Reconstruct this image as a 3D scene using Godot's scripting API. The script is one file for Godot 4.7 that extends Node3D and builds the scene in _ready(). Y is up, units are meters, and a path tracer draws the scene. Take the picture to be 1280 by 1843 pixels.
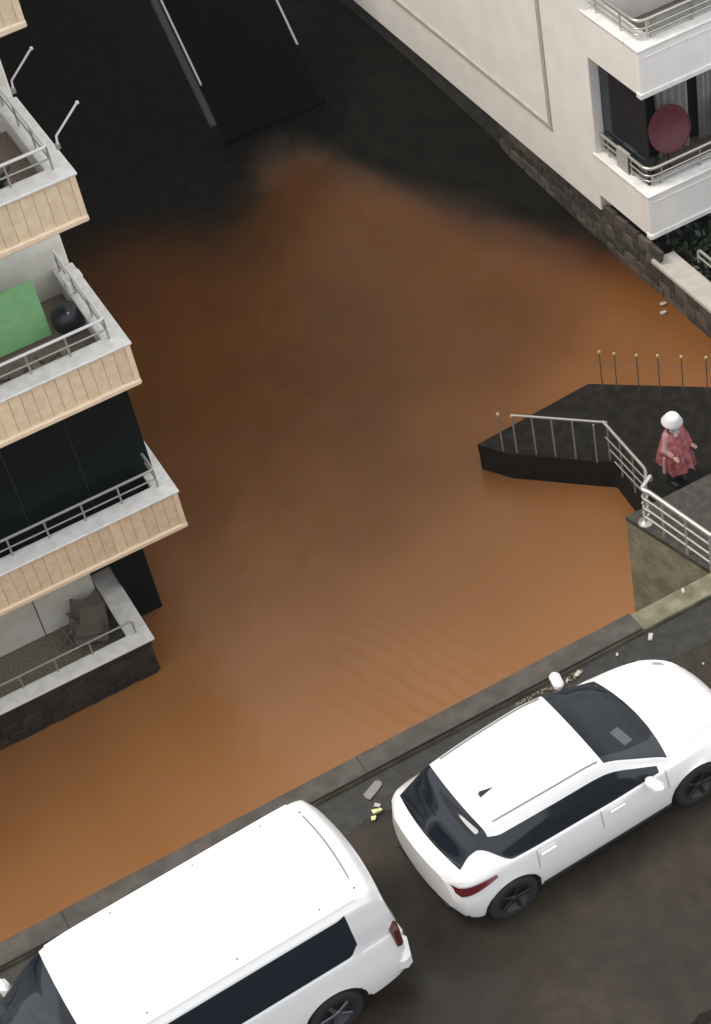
extends Node3D
# A flooded street between apartment buildings, seen from a high balcony. x runs along the street, z towards the viewer, y up; the road is at y = 0.

const WATER := -5.0
const PLATFORM := -4.4
const FRONT := -22.0          # plane of the left building's balcony fronts
const SIDE := 15.3            # plane of the right building's side wall

var rng := RandomNumberGenerator.new()
var used := {}
var M := {}

# ------------------------------------------------------------------ naming
func numbered(called: String) -> String:
	var n: int = used.get(called, 0)
	used[called] = n + 1
	return called if n == 0 else "%s_%03d" % [called, n]

func thing(called: String, label: String, category: String, at := Vector3.ZERO, turn := 0.0, group := "") -> Node3D:
	var o := Node3D.new()
	o.name = numbered(called)
	add_child(o)
	o.position = at
	o.rotation.y = turn
	tag(o, label, category, group)
	return o

func tag(o: Node, label: String, category: String, group := "") -> void:
	o.set_meta("label", label)
	o.set_meta("category", category)
	if group != "":
		o.set_meta("group", group)

func obj(called: String, st, m: Material, parent: Node = null) -> MeshInstance3D:
	var o := MeshInstance3D.new()
	var mesh: ArrayMesh = st if st is ArrayMesh else st.commit()
	o.mesh = mesh
	o.material_override = m
	if parent == null or parent == self:
		o.name = numbered(called)
		add_child(o)
	else:
		o.name = called
		parent.add_child(o, true)
	return o

func struct(called: String, st, m: Material) -> MeshInstance3D:
	var o := obj(called, st, m)
	o.set_meta("kind", "structure")
	return o

# ------------------------------------------------------------------ shapes
func mb() -> SurfaceTool:
	var st := SurfaceTool.new()
	st.begin(Mesh.PRIMITIVE_TRIANGLES)
	st.set_smooth_group(-1)
	return st

func done(st: SurfaceTool) -> ArrayMesh:
	st.generate_normals()
	return st.commit()

# corners given counter-clockwise as seen from outside
func quad(st: SurfaceTool, a: Vector3, b: Vector3, c: Vector3, d: Vector3) -> void:
	for v in [a, c, b, a, d, c]:
		st.add_vertex(v)

func tri(st: SurfaceTool, a: Vector3, b: Vector3, c: Vector3) -> void:
	for v in [a, c, b]:
		st.add_vertex(v)

# a box with chamfered edges, in the frame t (centre and axes)
func bx(st: SurfaceTool, t: Transform3D, size: Vector3, bevel := 0.01) -> void:
	var h := size / 2.0
	var b: float = minf(bevel, minf(h.x, minf(h.y, h.z)) * 0.9)
	var pt := func(sx: float, sy: float, sz: float, ax: int) -> Vector3:
		var p := Vector3(sx * h.x, sy * h.y, sz * h.z)
		for k in 3:
			if k != ax:
				p[k] -= signf(p[k]) * b
		return t * p
	for ax in 3:
		var u := (ax + 1) % 3
		var v := (ax + 2) % 3
		for s in [-1.0, 1.0]:
			var c := []
			for q in [[-1, -1], [1, -1], [1, 1], [-1, 1]]:
				var w := Vector3.ZERO
				w[ax] = s
				w[u] = q[0]
				w[v] = q[1]
				c.append(pt.call(w.x, w.y, w.z, ax))
			if s > 0: quad(st, c[0], c[1], c[2], c[3])
			else: quad(st, c[3], c[2], c[1], c[0])
		# edges that run along ax
		for q in [[1, 1], [-1, 1], [-1, -1], [1, -1]]:
			var lo := Vector3.ZERO
			lo[ax] = -1.0
			lo[u] = q[0]
			lo[v] = q[1]
			var hi := lo
			hi[ax] = 1.0
			var a: Vector3 = pt.call(lo.x, lo.y, lo.z, u)
			var d: Vector3 = pt.call(hi.x, hi.y, hi.z, u)
			var e: Vector3 = pt.call(lo.x, lo.y, lo.z, v)
			var f: Vector3 = pt.call(hi.x, hi.y, hi.z, v)
			if q[0] * q[1] > 0: quad(st, a, e, f, d)
			else: quad(st, e, a, d, f)
	for sx in [-1.0, 1.0]:
		for sy in [-1.0, 1.0]:
			for sz in [-1.0, 1.0]:
				var a: Vector3 = pt.call(sx, sy, sz, 0)
				var d: Vector3 = pt.call(sx, sy, sz, 1)
				var e: Vector3 = pt.call(sx, sy, sz, 2)
				if sx * sy * sz > 0: tri(st, a, d, e)
				else: tri(st, a, e, d)

func at(p: Vector3) -> Transform3D:
	return Transform3D(Basis.IDENTITY, p)

# box between two corners
func span(st: SurfaceTool, a: Vector3, b: Vector3, bevel := 0.01) -> void:
	bx(st, at((a + b) / 2.0), (b - a).abs(), bevel)

func slab(a: Vector3, b: Vector3, bevel := 0.01) -> ArrayMesh:
	var st := mb()
	span(st, a, b, bevel)
	return done(st)

# a round tube through points, rounded at its bends by subdivision
func tube(st: SurfaceTool, pts: Array, r: float, sides := 8) -> void:
	st.set_smooth_group(1)
	var rings := []
	var up := Vector3.UP
	for i in pts.size():
		var dir: Vector3
		if i == 0: dir = pts[1] - pts[0]
		elif i == pts.size() - 1: dir = pts[i] - pts[i - 1]
		else: dir = (pts[i] - pts[i - 1]).normalized() + (pts[i + 1] - pts[i]).normalized()
		dir = dir.normalized()
		if absf(dir.dot(up)) > 0.95: up = Vector3.RIGHT if absf(dir.x) < 0.9 else Vector3.FORWARD
		var s := dir.cross(up).normalized()
		var n := s.cross(dir).normalized()
		up = n
		var ring := []
		for k in sides:
			var a := TAU * k / sides
			ring.append(pts[i] + (s * cos(a) + n * sin(a)) * r)
		rings.append(ring)
	for i in rings.size() - 1:
		for k in sides:
			var l := (k + 1) % sides
			quad(st, rings[i][k], rings[i + 1][k], rings[i + 1][l], rings[i][l])
	st.set_smooth_group(-1)
	for k in range(1, sides - 1):
		tri(st, rings[0][0], rings[0][k], rings[0][k + 1])
		var e: Array = rings[-1]
		tri(st, e[0], e[k + 1], e[k])

func bend(pts: Array, r: float, n := 4) -> Array:
	var o := [pts[0]]
	for i in range(1, pts.size() - 1):
		var a: Vector3 = pts[i - 1]
		var b: Vector3 = pts[i]
		var c: Vector3 = pts[i + 1]
		var q: float = minf(r, minf((b - a).length(), (c - b).length()) * 0.45)
		var p0: Vector3 = b + (a - b).normalized() * q
		var p2: Vector3 = b + (c - b).normalized() * q
		for k in n + 1:
			var t := float(k) / n
			o.append(p0.lerp(b, t).lerp(b.lerp(p2, t), t))
	o.append(pts[-1])
	return o

func pipe(pts: Array, r: float, sides := 8) -> ArrayMesh:
	var st := mb()
	tube(st, pts, r, sides)
	return done(st)

# profile of (radius, height) pairs turned about the axis of t
func lathe(st: SurfaceTool, t: Transform3D, prof: Array, n := 24, sx := 1.0, sz := 1.0) -> void:
	st.set_smooth_group(1)
	for i in prof.size() - 1:
		for k in n:
			var a := TAU * k / n
			var b := TAU * (k + 1) / n
			var p: Vector2 = prof[i]
			var q: Vector2 = prof[i + 1]
			quad(st, t * Vector3(p.x * cos(a) * sx, p.y, -p.x * sin(a) * sz), t * Vector3(p.x * cos(b) * sx, p.y, -p.x * sin(b) * sz), t * Vector3(q.x * cos(b) * sx, q.y, -q.x * sin(b) * sz), t * Vector3(q.x * cos(a) * sx, q.y, -q.x * sin(a) * sz))
	st.set_smooth_group(-1)

# a flat outline (counter-clockwise from above) with a top, sides down to y1
func prism(outline: PackedVector2Array, y0: float, y1: float) -> ArrayMesh:
	var st := mb()
	var idx := Geometry2D.triangulate_polygon(outline)
	for i in range(0, idx.size(), 3):
		var p := []
		for k in 3:
			p.append(Vector3(outline[idx[i + k]].x, y1, outline[idx[i + k]].y))
		if (p[1] - p[0]).cross(p[2] - p[0]).y > 0: tri(st, p[0], p[1], p[2])
		else: tri(st, p[0], p[2], p[1])
	var area := 0.0
	for i in outline.size():
		var j := (i + 1) % outline.size()
		area += outline[i].x * outline[j].y - outline[j].x * outline[i].y
	for i in outline.size():
		var j := (i + 1) % outline.size()
		var a := Vector3(outline[i].x, y0, outline[i].y)
		var b := Vector3(outline[j].x, y0, outline[j].y)
		var up := Vector3(0, y1 - y0, 0)
		if area < 0: quad(st, a, b, b + up, a + up)
		else: quad(st, b, a, a + up, b + up)
	return done(st)

# an irregular blocky stone or crumpled lump
func lump(size: Vector3, rough: float, seed_value: int) -> ArrayMesh:
	var r := RandomNumberGenerator.new()
	r.seed = seed_value
	var st := mb()
	var c := []
	for s in 8:
		var v := Vector3(1 if s & 1 else -1, 1 if s & 2 else -1, 1 if s & 4 else -1)
		c.append(Vector3(v.x * size.x, v.y * size.y, v.z * size.z) * 0.5 * (1.0 - rough * r.randf()))
	var f := [[4, 5, 7, 6], [1, 0, 2, 3], [5, 1, 3, 7], [0, 4, 6, 2], [6, 7, 3, 2], [0, 1, 5, 4]]
	for q in f:
		var m: Vector3 = (c[q[0]] + c[q[1]] + c[q[2]] + c[q[3]]) / 4.0
		m *= 1.12 + 0.12 * r.randf()
		for k in 4:
			tri(st, c[q[k]], c[q[(k + 1) % 4]], m)
	return done(st)

# ------------------------------------------------------------------ materials
func lin(r: float, g: float, b: float) -> Color:
	return Color(r, g, b).linear_to_srgb()

func noise_tex(freq: float, a: Color, b: Color, seed_value: int, octaves := 4, size := 512, lo := 0.25, hi := 0.75) -> NoiseTexture2D:
	var n := FastNoiseLite.new()
	n.noise_type = FastNoiseLite.TYPE_SIMPLEX_SMOOTH
	n.seed = seed_value
	n.frequency = freq
	n.fractal_octaves = octaves
	var t := NoiseTexture2D.new()
	t.width = size
	t.height = size
	t.seamless = true
	t.noise = n
	var g := Gradient.new()
	g.set_color(0, a)
	g.set_color(1, b)
	g.set_offset(0, lo)
	g.set_offset(1, hi)
	t.color_ramp = g
	return t

func bump_tex(freq: float, strength: float, seed_value: int, size := 512, octaves := 4) -> NoiseTexture2D:
	var n := FastNoiseLite.new()
	n.noise_type = FastNoiseLite.TYPE_SIMPLEX_SMOOTH
	n.seed = seed_value
	n.frequency = freq
	n.fractal_octaves = octaves
	var t := NoiseTexture2D.new()
	t.width = size
	t.height = size
	t.seamless = true
	t.noise = n
	t.as_normal_map = true
	t.bump_strength = strength
	return t

func plain(c: Color, rough: float, metal := 0.0) -> StandardMaterial3D:
	var m := StandardMaterial3D.new()
	m.albedo_color = c
	m.roughness = rough
	m.metallic = metal
	return m

# mottled between two linear colours, one texture tile per `metres`
func mottled(a: Color, b: Color, rough: float, metres: float, seed_value: int, freq := 0.012, bump := 0.0, bump_freq := 0.05) -> StandardMaterial3D:
	var m := plain(Color.WHITE, rough)
	m.albedo_texture = noise_tex(freq, a, b, seed_value)
	m.uv1_triplanar = true
	m.uv1_world_triplanar = true
	m.uv1_scale = Vector3.ONE / metres
	if bump > 0.0:
		m.normal_enabled = true
		m.normal_texture = bump_tex(bump_freq, bump, seed_value + 7)
	return m

func make_materials() -> void:
	M.white_wall = mottled(lin(.79, .76, .715), lin(.84, .81, .765), .8, 5.0, 3, .01, .2, .08)
	M.white_trim = mottled(lin(.68, .665, .63), lin(.80, .785, .75), .6, 2.5, 4, .012)
	M.moulding = mottled(lin(.40, .365, .32), lin(.47, .43, .38), .8, 2.0, 8)
	M.cap = mottled(lin(.62, .60, .555), lin(.72, .70, .655), .55, 1.8, 5, .015)
	M.pale_wall = mottled(lin(.74, .70, .61), lin(.82, .785, .69), .85, 3.0, 6)
	M.plank = []
	for k in 4:
		var f: float = [1.0, 0.93, 1.06, 0.97][k]
		M.plank.append(mottled(lin(.69 * f, .53 * f, .345 * f), lin(.76 * f, .61 * f, .42 * f), .6, 2.2, 11 + k, .02))
	M.plank_trim = mottled(lin(.74, .57, .39), lin(.80, .64, .45), .55, 1.4, 15)
	M.underside = mottled(lin(.30, .26, .21), lin(.38, .33, .27), .8, 2.0, 16)
	M.floor_tile = mottled(lin(.16, .12, .09), lin(.26, .2, .15), .5, 0.8, 17, .03)
	M.terrace_floor = mottled(lin(.13, .115, .075), lin(.22, .2, .14), .6, 0.9, 18, .03)
	M.stone = []
	for k in 4:
		var f: float = [1.0, 0.7, 1.3, 0.55][k]
		M.stone.append(mottled(lin(.055 * f, .045 * f, .034 * f), lin(.11 * f, .092 * f, .073 * f), .8, .7, 21 + k, .03, 3.0, .06))
	M.dark_stone = []
	for k in 3:
		var f: float = [1.0, 0.75, 1.25][k]
		M.dark_stone.append(mottled(lin(.022 * f, .0175 * f, .013 * f), lin(.045 * f, .036 * f, .027 * f), .7, .7, 31 + k, .03, 3.0, .06))
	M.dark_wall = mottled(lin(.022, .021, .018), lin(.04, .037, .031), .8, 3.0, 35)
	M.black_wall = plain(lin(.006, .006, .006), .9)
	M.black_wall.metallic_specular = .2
	M.wet_ground = mottled(lin(.0045, .0042, .003), lin(.010, .0085, .0055), .85, 4.0, 37, .012, .8, .04)
	M.wet_ground.metallic_specular = .2
	M.platform = mottled(lin(.010, .0085, .0065), lin(.019, .0165, .0125), .6, 2.2, 38, .014, 1.0, .05)
	M.platform.metallic_specular = .24
	M.platform_edge = mottled(lin(.014, .0125, .008), lin(.028, .025, .017), .8, 1.2, 39, .03, 2.0, .06)
	M.concrete = mottled(lin(.115, .10, .06), lin(.20, .18, .12), .85, 2.2, 40, .010, 1.4, .06)
	M.landing_top = mottled(lin(.022, .020, .014), lin(.042, .038, .028), .7, 1.6, 41, .02)
	M.kerb = mottled(lin(.040, .035, .027), lin(.066, .058, .047), .7, 2.4, 42, .012, .8, .06)
	M.gutter = mottled(lin(.011, .0095, .007), lin(.024, .021, .016), .45, 1.8, 43, .015, .8, .08)
	var road := mottled(lin(.022, .0155, .009), lin(.035, .026, .016), .5, 7.5, 44, .006, .35, .12)
	road.detail_enabled = true
	road.detail_blend_mode = BaseMaterial3D.BLEND_MODE_MUL
	road.detail_albedo = noise_tex(.045, Color(.86, .86, .87), Color(1, 1, 1), 45, 5)
	road.roughness_texture = noise_tex(.008, Color(.34, .34, .34), Color(.75, .75, .75), 46)
	road.roughness = 1.0
	road.metallic_specular = .38
	M.road = road
	M.tar = plain(lin(.012, .010, .0075), .8)
	M.tar.metallic_specular = .25
	M.steel = plain(lin(.36, .345, .31), .4, .5)
	M.bright_steel = plain(lin(.52, .505, .46), .28, .7)
	M.white_paint = plain(lin(.66, .65, .62), .45)
	M.dull_steel = plain(lin(.14, .125, .10), .5, .3)
	M.brass = plain(lin(.55, .44, .25), .4, .4)
	M.dark_glass = plain(lin(.004, .008, .008), .25)
	M.dark_glass.metallic_specular = .2
	M.blue_glass = plain(lin(.010, .016, .024), .10)
	M.car_glass = plain(lin(.007, .010, .015), .06)
	M.pane = StandardMaterial3D.new()
	M.pane.transparency = BaseMaterial3D.TRANSPARENCY_ALPHA
	M.pane.albedo_color = Color(.075, .115, .155, .66)
	M.pane.roughness = .04
	var paint := plain(lin(.755, .745, .72), .32)
	paint.clearcoat_enabled = true
	paint.clearcoat = .7
	paint.clearcoat_roughness = .08
	M.paint = paint
	M.seam = plain(lin(.22, .22, .22), .6)
	M.black_plastic = plain(lin(.012, .012, .013), .5)
	M.tyre = plain(lin(.010, .010, .011), .75)
	M.rim = plain(lin(.022, .023, .026), .4, .5)
	M.grey_rim = plain(lin(.14, .14, .145), .35, .7)
	M.red_lamp = plain(lin(.10, .010, .014), .2)
	M.dark_red_lamp = plain(lin(.085, .016, .010), .2)
	M.lamp_glass = plain(lin(.35, .36, .38), .1, .4)
	M.interior = plain(lin(.02, .02, .022), .7)
	M.paper = plain(lin(.75, .78, .8), .7)
	M.curtain = mottled(lin(.30, .29, .27), lin(.44, .43, .41), .9, .5, 47, .02)
	M.maroon = mottled(lin(.10, .014, .020), lin(.15, .024, .032), .55, .8, 48)
	M.green_cloth = mottled(lin(.20, .42, .18), lin(.23, .47, .21), .8, 1.5, 49)
	M.ball = plain(lin(.006, .006, .009), .4)
	M.brown_cloth = mottled(lin(.13, .10, .076), lin(.18, .14, .11), .9, .6, 50, .02)
	M.leaf = mottled(lin(.02, .035, .015), lin(.04, .065, .028), .6, .3, 51, .03)
	M.leaf.cull_mode = BaseMaterial3D.CULL_DISABLED
	M.canopy = plain(lin(.002, .002, .0022), .8)
	M.canopy.metallic_specular = .12
	M.canopy_trim = plain(lin(.40, .40, .41), .45, .3)
	M.canopy_side = plain(lin(.03, .03, .032), .8)
	M.litter_white = plain(lin(.40, .38, .32), .8)
	M.litter_yellow = plain(lin(.62, .60, .30), .7)
	M.litter_grey = plain(lin(.19, .18, .165), .7)
	M.leaf_litter = plain(lin(.17, .13, .08), .8)
	var water := plain(Color.WHITE, .27)
	water.transparency = BaseMaterial3D.TRANSPARENCY_ALPHA
	water.metallic_specular = .35
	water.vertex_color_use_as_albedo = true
	water.normal_enabled = true
	water.normal_texture = bump_tex(.012, 1.1, 61, 1024, 3)
	water.normal_scale = .35
	water.uv1_triplanar = true
	water.uv1_world_triplanar = true
	water.uv1_scale = Vector3.ONE / 9.0
	M.water = water

# ------------------------------------------------------------------ the whole
func _ready() -> void:
	rng.seed = 20
	var cam := Camera3D.new()
	cam.position = Vector3(0, 18.6, 0)
	cam.rotation_order = EULER_ORDER_YXZ
	cam.rotation_degrees = Vector3(-43.7666, -18.3220, -13.1936)
	cam.fov = 29.801
	cam.near = 0.1
	cam.far = 600.0
	add_child(cam)
	var env := Environment.new()
	env.background_mode = Environment.BG_SKY
	env.tonemap_mode = Environment.TONE_MAPPER_LINEAR
	env.tonemap_exposure = 1.7
	env.sdfgi_enabled = true
	env.ssao_enabled = true
	env.ssil_enabled = true
	env.fog_enabled = true
	env.fog_density = .00025
	env.fog_light_color = Color(.86, .88, .90)
	var sky := Sky.new()
	var sm := ProceduralSkyMaterial.new()
	sm.sky_top_color = Color(.93, .945, .97)
	sm.sky_horizon_color = Color(.86, .875, .90)
	sm.sky_curve = .25
	sm.ground_bottom_color = Color(.22, .20, .18)
	sm.ground_horizon_color = Color(.42, .41, .40)
	sm.sun_angle_max = 1.0
	sm.sky_energy_multiplier = 1.0
	sky.sky_material = sm
	env.sky = sky
	var we := WorldEnvironment.new()
	we.environment = env
	add_child(we)
	var sun := DirectionalLight3D.new()
	sun.rotation_degrees = Vector3(-58, -115, 0)
	sun.light_energy = .5
	sun.light_angular_distance = 25.0
	sun.light_color = Color(1.0, .97, .93)
	sun.shadow_enabled = true
	add_child(sun)
	make_materials()
	ground()
	road_edge()
	left_building()
	right_building()
	added_back_block()
	canopy()
	platform()
	landing()
	car()
	van()
	person()
	litter()

# ------------------------------------------------------------------ ground, road and water
func shore(x: float) -> float:
	var p := [[-12.0, -36.0], [4.5, -35.2], [6.2, -34.3], [7.2, -34.9], [8.6, -33.6], [9.7, -33.2], [10.6, -34.0], [11.2, -35.2], [12.0, -35.3], [12.7, -33.6], [13.3, -31.4], [14.1, -30.1], [14.7, -28.7], [15.6, -27.0], [30.0, -27.0]]
	for i in p.size() - 1:
		if x < p[i + 1][0]:
			return lerpf(p[i][1], p[i + 1][1], (x - p[i][0]) / (p[i + 1][0] - p[i][0]))
	return -27.0

var soil := FastNoiseLite.new()

func terrain(x: float, z: float) -> float:
	var d: float = z - shore(x) + 1.0 + soil.get_noise_2d(x * 9.0, z * 9.0) * .7
	return WATER - clampf(d * .05, -.35, .5) + soil.get_noise_2d(x * 40.0, z * 40.0) * .012

func ground() -> void:
	soil.seed = 5
	soil.frequency = .03
	# the ground that the flood covers: one sheet out to the horizon, low under the water
	var st := mb()
	st.set_smooth_group(0)
	var xs := [-300.0, -60.0, -12.0]
	var zs := [-400.0, -120.0, -60.0]
	for i in range(0, 81): xs.append(-11.0 + i * .4)
	for v in [40.0, 90.0, 300.0]: xs.append(v)
	for i in range(0, 101): zs.append(-50.0 + i * .36)
	for i in zs.size() - 1:
		for j in xs.size() - 1:
			var a := Vector3(xs[j], 0, zs[i + 1])
			var b := Vector3(xs[j + 1], 0, zs[i + 1])
			var c := Vector3(xs[j + 1], 0, zs[i])
			var d := Vector3(xs[j], 0, zs[i])
			a.y = terrain(a.x, a.z)
			b.y = terrain(b.x, b.z)
			c.y = terrain(c.x, c.z)
			d.y = terrain(d.x, d.z)
			quad(st, a, b, c, d)
	struct("ground", done(st), M.wet_ground)
	# muddy flood water: alley shade painted in as darker brown, paler silty brown by the kerb, thin and dark over the asphalt at its shore
	var silt := FastNoiseLite.new()
	silt.seed = 9
	silt.frequency = .06
	silt.fractal_octaves = 4
	var w := SurfaceTool.new()
	w.begin(Mesh.PRIMITIVE_TRIANGLES)
	w.set_smooth_group(0)
	var x0 := -12.0
	var z0 := -37.0
	var sx := .07
	var nx := 486
	var nz := 320
	for i in nz + 1:
		for j in nx + 1:
			var x := x0 + j * sx
			var z := z0 + i * sx
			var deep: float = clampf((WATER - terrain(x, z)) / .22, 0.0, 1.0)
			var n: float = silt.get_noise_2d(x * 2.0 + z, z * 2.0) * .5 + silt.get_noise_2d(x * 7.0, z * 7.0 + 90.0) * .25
			var lit_silt: float = smoothstep(-27.0, -16.5, z + 2.5 * n)
			var c := Color(.078, .026, .0045).lerp(Color(.148, .054, .0125), clampf(.55 + n * .7 + (z + 26.5) * .08, 0, 1)).lerp(Color(.315, .142, .053), lit_silt)
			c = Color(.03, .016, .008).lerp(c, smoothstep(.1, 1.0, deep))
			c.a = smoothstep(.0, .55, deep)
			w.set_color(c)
			var near: float = exp(-pow((z + 16.3) / 1.3, 2.0) - pow((x - 8.0) / 1.7, 2.0))
			var mid: float = exp(-pow((z + 19.2) / 1.4, 2.0) - pow((x - 6.4) / 1.1, 2.0))
			var wave: float = sin((x * 1.0 - z * .35 + silt.get_noise_2d(x * 9.0, z * 9.0) * .22) * 20.0)
			var y: float = WATER + near * wave * (.05 + .05 * silt.get_noise_2d(x * 18.0, z * 6.0 + 40.0)) * 1.3 + mid * wave * .020 + silt.get_noise_2d(x * 22.0, z * 12.0) * .007
			w.add_vertex(Vector3(x, y, z))
	for i in nz:
		for j in nx:
			var k := i * (nx + 1) + j
			for v in [k, k + 1, k + nx + 1, k + 1, k + nx + 2, k + nx + 1]:
				w.add_index(v)
	w.generate_normals()
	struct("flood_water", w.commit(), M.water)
	# the road on its embankment, above the flood
	var r := mb()
	quad(r, Vector3(-120, 0, 60), Vector3(120, 0, 60), Vector3(120, 0, -14.2), Vector3(-120, 0, -14.2))
	struct("road", done(r), M.road)
	var g := mb()
	# ragged darker strip in the gutter by the kerb
	var prev := Vector3(-14, .004, -13.62)
	for i in range(1, 141):
		var x := -14.0 + i * .25
		var p := Vector3(x, .004, -13.62 + .16 * silt.get_noise_2d(x * 30.0, 3.0) + .10 * silt.get_noise_2d(x * 9.0, 40.0))
		quad(g, prev, p, Vector3(p.x, .004, -14.2), Vector3(prev.x, .004, -14.2))
		prev = p
	struct("gutter", done(g), M.gutter)
	# worn tar seams crossing the carriageway
	for s in [[Vector2(4.6, -9.2), Vector2(8.6, -9.55), .07], [Vector2(3.2, -8.0), Vector2(8.2, -8.9), .05]]:
		var t := mb()
		var a: Vector2 = s[0]
		var b: Vector2 = s[1]
		var dir := (b - a).normalized()
		var nrm := Vector2(-dir.y, dir.x)
		var last := []
		for i in 41:
			var q := a.lerp(b, i / 40.0) + nrm * .09 * silt.get_noise_2d(i * 7.0, a.x * 50.0)
			var wd: float = s[2] * (.5 + absf(silt.get_noise_2d(i * 11.0, 7.0)) * 1.6)
			var e := [Vector3(q.x + nrm.x * wd, .004, q.y + nrm.y * wd), Vector3(q.x - nrm.x * wd, .004, q.y - nrm.y * wd)]
			if last: quad(t, last[0], e[0], e[1], last[1])
			last = e
		struct("road_seam", done(t), M.tar)

func road_edge() -> void:
	var o := thing("retaining_wall", "long grey concrete retaining wall with flat coping between road and brown flood water", "wall", Vector3(0, 0, -14.4))
	obj("wall", slab(Vector3(-60, -5.6, -.155), Vector3(9.44, .02, .15), .01), M.concrete, o)
	var shapes := []
	for k in 3:
		shapes.append(slab(Vector3(-1.999, 0, -.15), Vector3(1.999, .055, .16), .008 + .002 * k))
	obj("end_block", slab(Vector3(8.1, .0, -.15), Vector3(9.44, .045, .16), .01), M.concrete, o)
	for i in 6:
		var c := obj("coping_stone", shapes[i % 3], M.kerb, o)
		c.position = Vector3(6.10 - i * 4.0, .022 + .003 * (i % 3), .004 * ((i * 5) % 4 - 1.5))

# ------------------------------------------------------------------ left building
func left_building() -> void:
	var o := thing("apartment_building", "apartment block on the left with stacked balconies clad in tan planks", "building", Vector3(4.5, WATER, FRONT))
	var off := -Vector3(4.5, WATER, FRONT)
	var W := func(x: float, y: float, z: float) -> Vector3: return Vector3(x, y, z) + off
	# body: upper floors stand over the back of the balconies; the ground floor is dark
	obj("wall", slab(W.call(-14, -2.3, -50), W.call(4.5, 10, -24.42), .02), M.pale_wall, o)
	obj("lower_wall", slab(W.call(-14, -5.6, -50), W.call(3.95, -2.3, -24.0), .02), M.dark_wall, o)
	var levels := [7.60, 4.58, 1.6, -1.42]
	for n in 4:
		balcony(o, levels[n], n, W)
	terrace(o, W)
	# things on the balconies
	# L1: green plants in pots
	for p in [Vector3(3.05, 4.08, -22.75), Vector3(3.55, 4.08, -22.8)]:
		var k := thing("potted_plant", ["small dark green potted plant behind the top balcony railing, nearer the frame edge", "small dark green potted plant behind the top balcony railing, nearer the corner"][0 if p.x < 3.3 else 1], "plant", p, 0, "plants on the upper balcony")
		var st := mb()
		lathe(st, Transform3D.IDENTITY, [Vector2(.0, 0), Vector2(.12, 0), Vector2(.16, .26), Vector2(.13, .26), Vector2(.12, .2), Vector2(0, .2)], 14)
		obj("pot", done(st), M.dark_stone[0], k)
		var lf := mb()
		for i in 60:
			var a := rng.randf() * TAU
			var e := rng.randf_range(.1, 1.35)
			var d := Vector3(cos(a) * cos(e), sin(e), sin(a) * cos(e))
			var c := Vector3(0, .24, 0) + d * rng.randf_range(.08, .34)
			var s := d.cross(Vector3(rng.randf() - .5, .3, rng.randf() - .5)).normalized() * .035
			var u := d * .06
			quad(lf, c - u, c + s, c + u, c - s)
		obj("foliage", done(lf), M.leaf, k)
	for k in 2:
		var z: float = [-22.05, -23.82][k]
		var arm := thing("clothesline_arm", ["white metal clothesline arm at the front corner of the top balcony", "white metal clothesline arm at the back of the top balcony side"][k], "clothesline arm", Vector3(4.42, 5.0, z), 0, "clothesline arms sticking out of the upper balcony")
		obj("rod", pipe([Vector3(0, 0, 0), Vector3(.02, .16, 0), Vector3(.42, .50, 0)], .017), M.white_paint, arm)
		obj("bracket", slab(Vector3(-.03, -.03, -.03), Vector3(.03, .05, .03), .006), M.steel, arm)
		obj("end_cap", slab(Vector3(.405, .48, -.022), Vector3(.445, .52, .022), .006), M.white_paint, arm)
	# L2: green board, black ball and white box
	var gb := thing("green_board", "large flat green board leaning upright on the second balcony from the top", "board", Vector3(2.2, 1.1, -23.5))
	var t := mb()
	bx(t, Transform3D(Basis(Vector3.RIGHT, -.10), Vector3(0, .60, 0)), Vector3(3.05, 1.0, .03), .008)
	obj("panel", done(t), M.green_cloth, gb)
	var t2 := mb()
	bx(t2, Transform3D(Basis(Vector3.RIGHT, -.10), Vector3(0, .095, -.002)), Vector3(3.05, .05, .045), .008)
	obj("bottom_rail", done(t2), M.dull_steel, gb)
	for s in [-1.3, 1.3]:
		obj("leg", pipe([Vector3(s, 0, -.3), Vector3(s, .7, -.06)], .015), M.dull_steel, gb)
	var bl := thing("exercise_ball", "shiny black ball beside the green board on the balcony", "ball", Vector3(4.02, 1.14, -23.4))
	var bs := mb()
	var prof := []
	for i in 17:
		var a := -PI / 2 + PI * i / 16.0
		prof.append(Vector2(.26 * cos(a), .26 + .26 * sin(a)))
	lathe(bs, Transform3D.IDENTITY, prof, 28)
	obj("skin", done(bs), M.ball, bl)
	var vs := mb()
	lathe(vs, Transform3D(Basis(Vector3.RIGHT, .7), Vector3(0, .26, 0) + Vector3(0, cos(.7), sin(.7)) * .256), [Vector2(.022, 0), Vector2(.022, .008), Vector2(0, .008)], 12)
	obj("valve", done(vs), M.steel, bl)
	var hb := thing("white_box", "small white box on the balcony ledge behind the black ball", "box", Vector3(4.34, 1.764, -23.72))
	obj("casing", slab(Vector3(-.14, -.16, -.098), Vector3(.14, .06, .1), .02), M.white_trim, hb)
	obj("lid", slab(Vector3(-.15, .062, -.105), Vector3(.15, .085, .108), .01), M.white_trim, hb)
	var rag := thing("floor_clutter", "low heap of reddish brown rags on the balcony floor below the black ball", "rags", Vector3(3.2, 1.1, -23.0))
	for k in 7:
		var q := obj("rag", lump(Vector3(.35, .12, .24), .5, 70 + k), M.brown_cloth if k % 2 else M.floor_tile, rag)
		q.position = Vector3(-1.0 + k * .26, .06, .08 * sin(k * 2.1))
		q.rotation.y = k * 1.3
	draped_chair()

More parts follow.
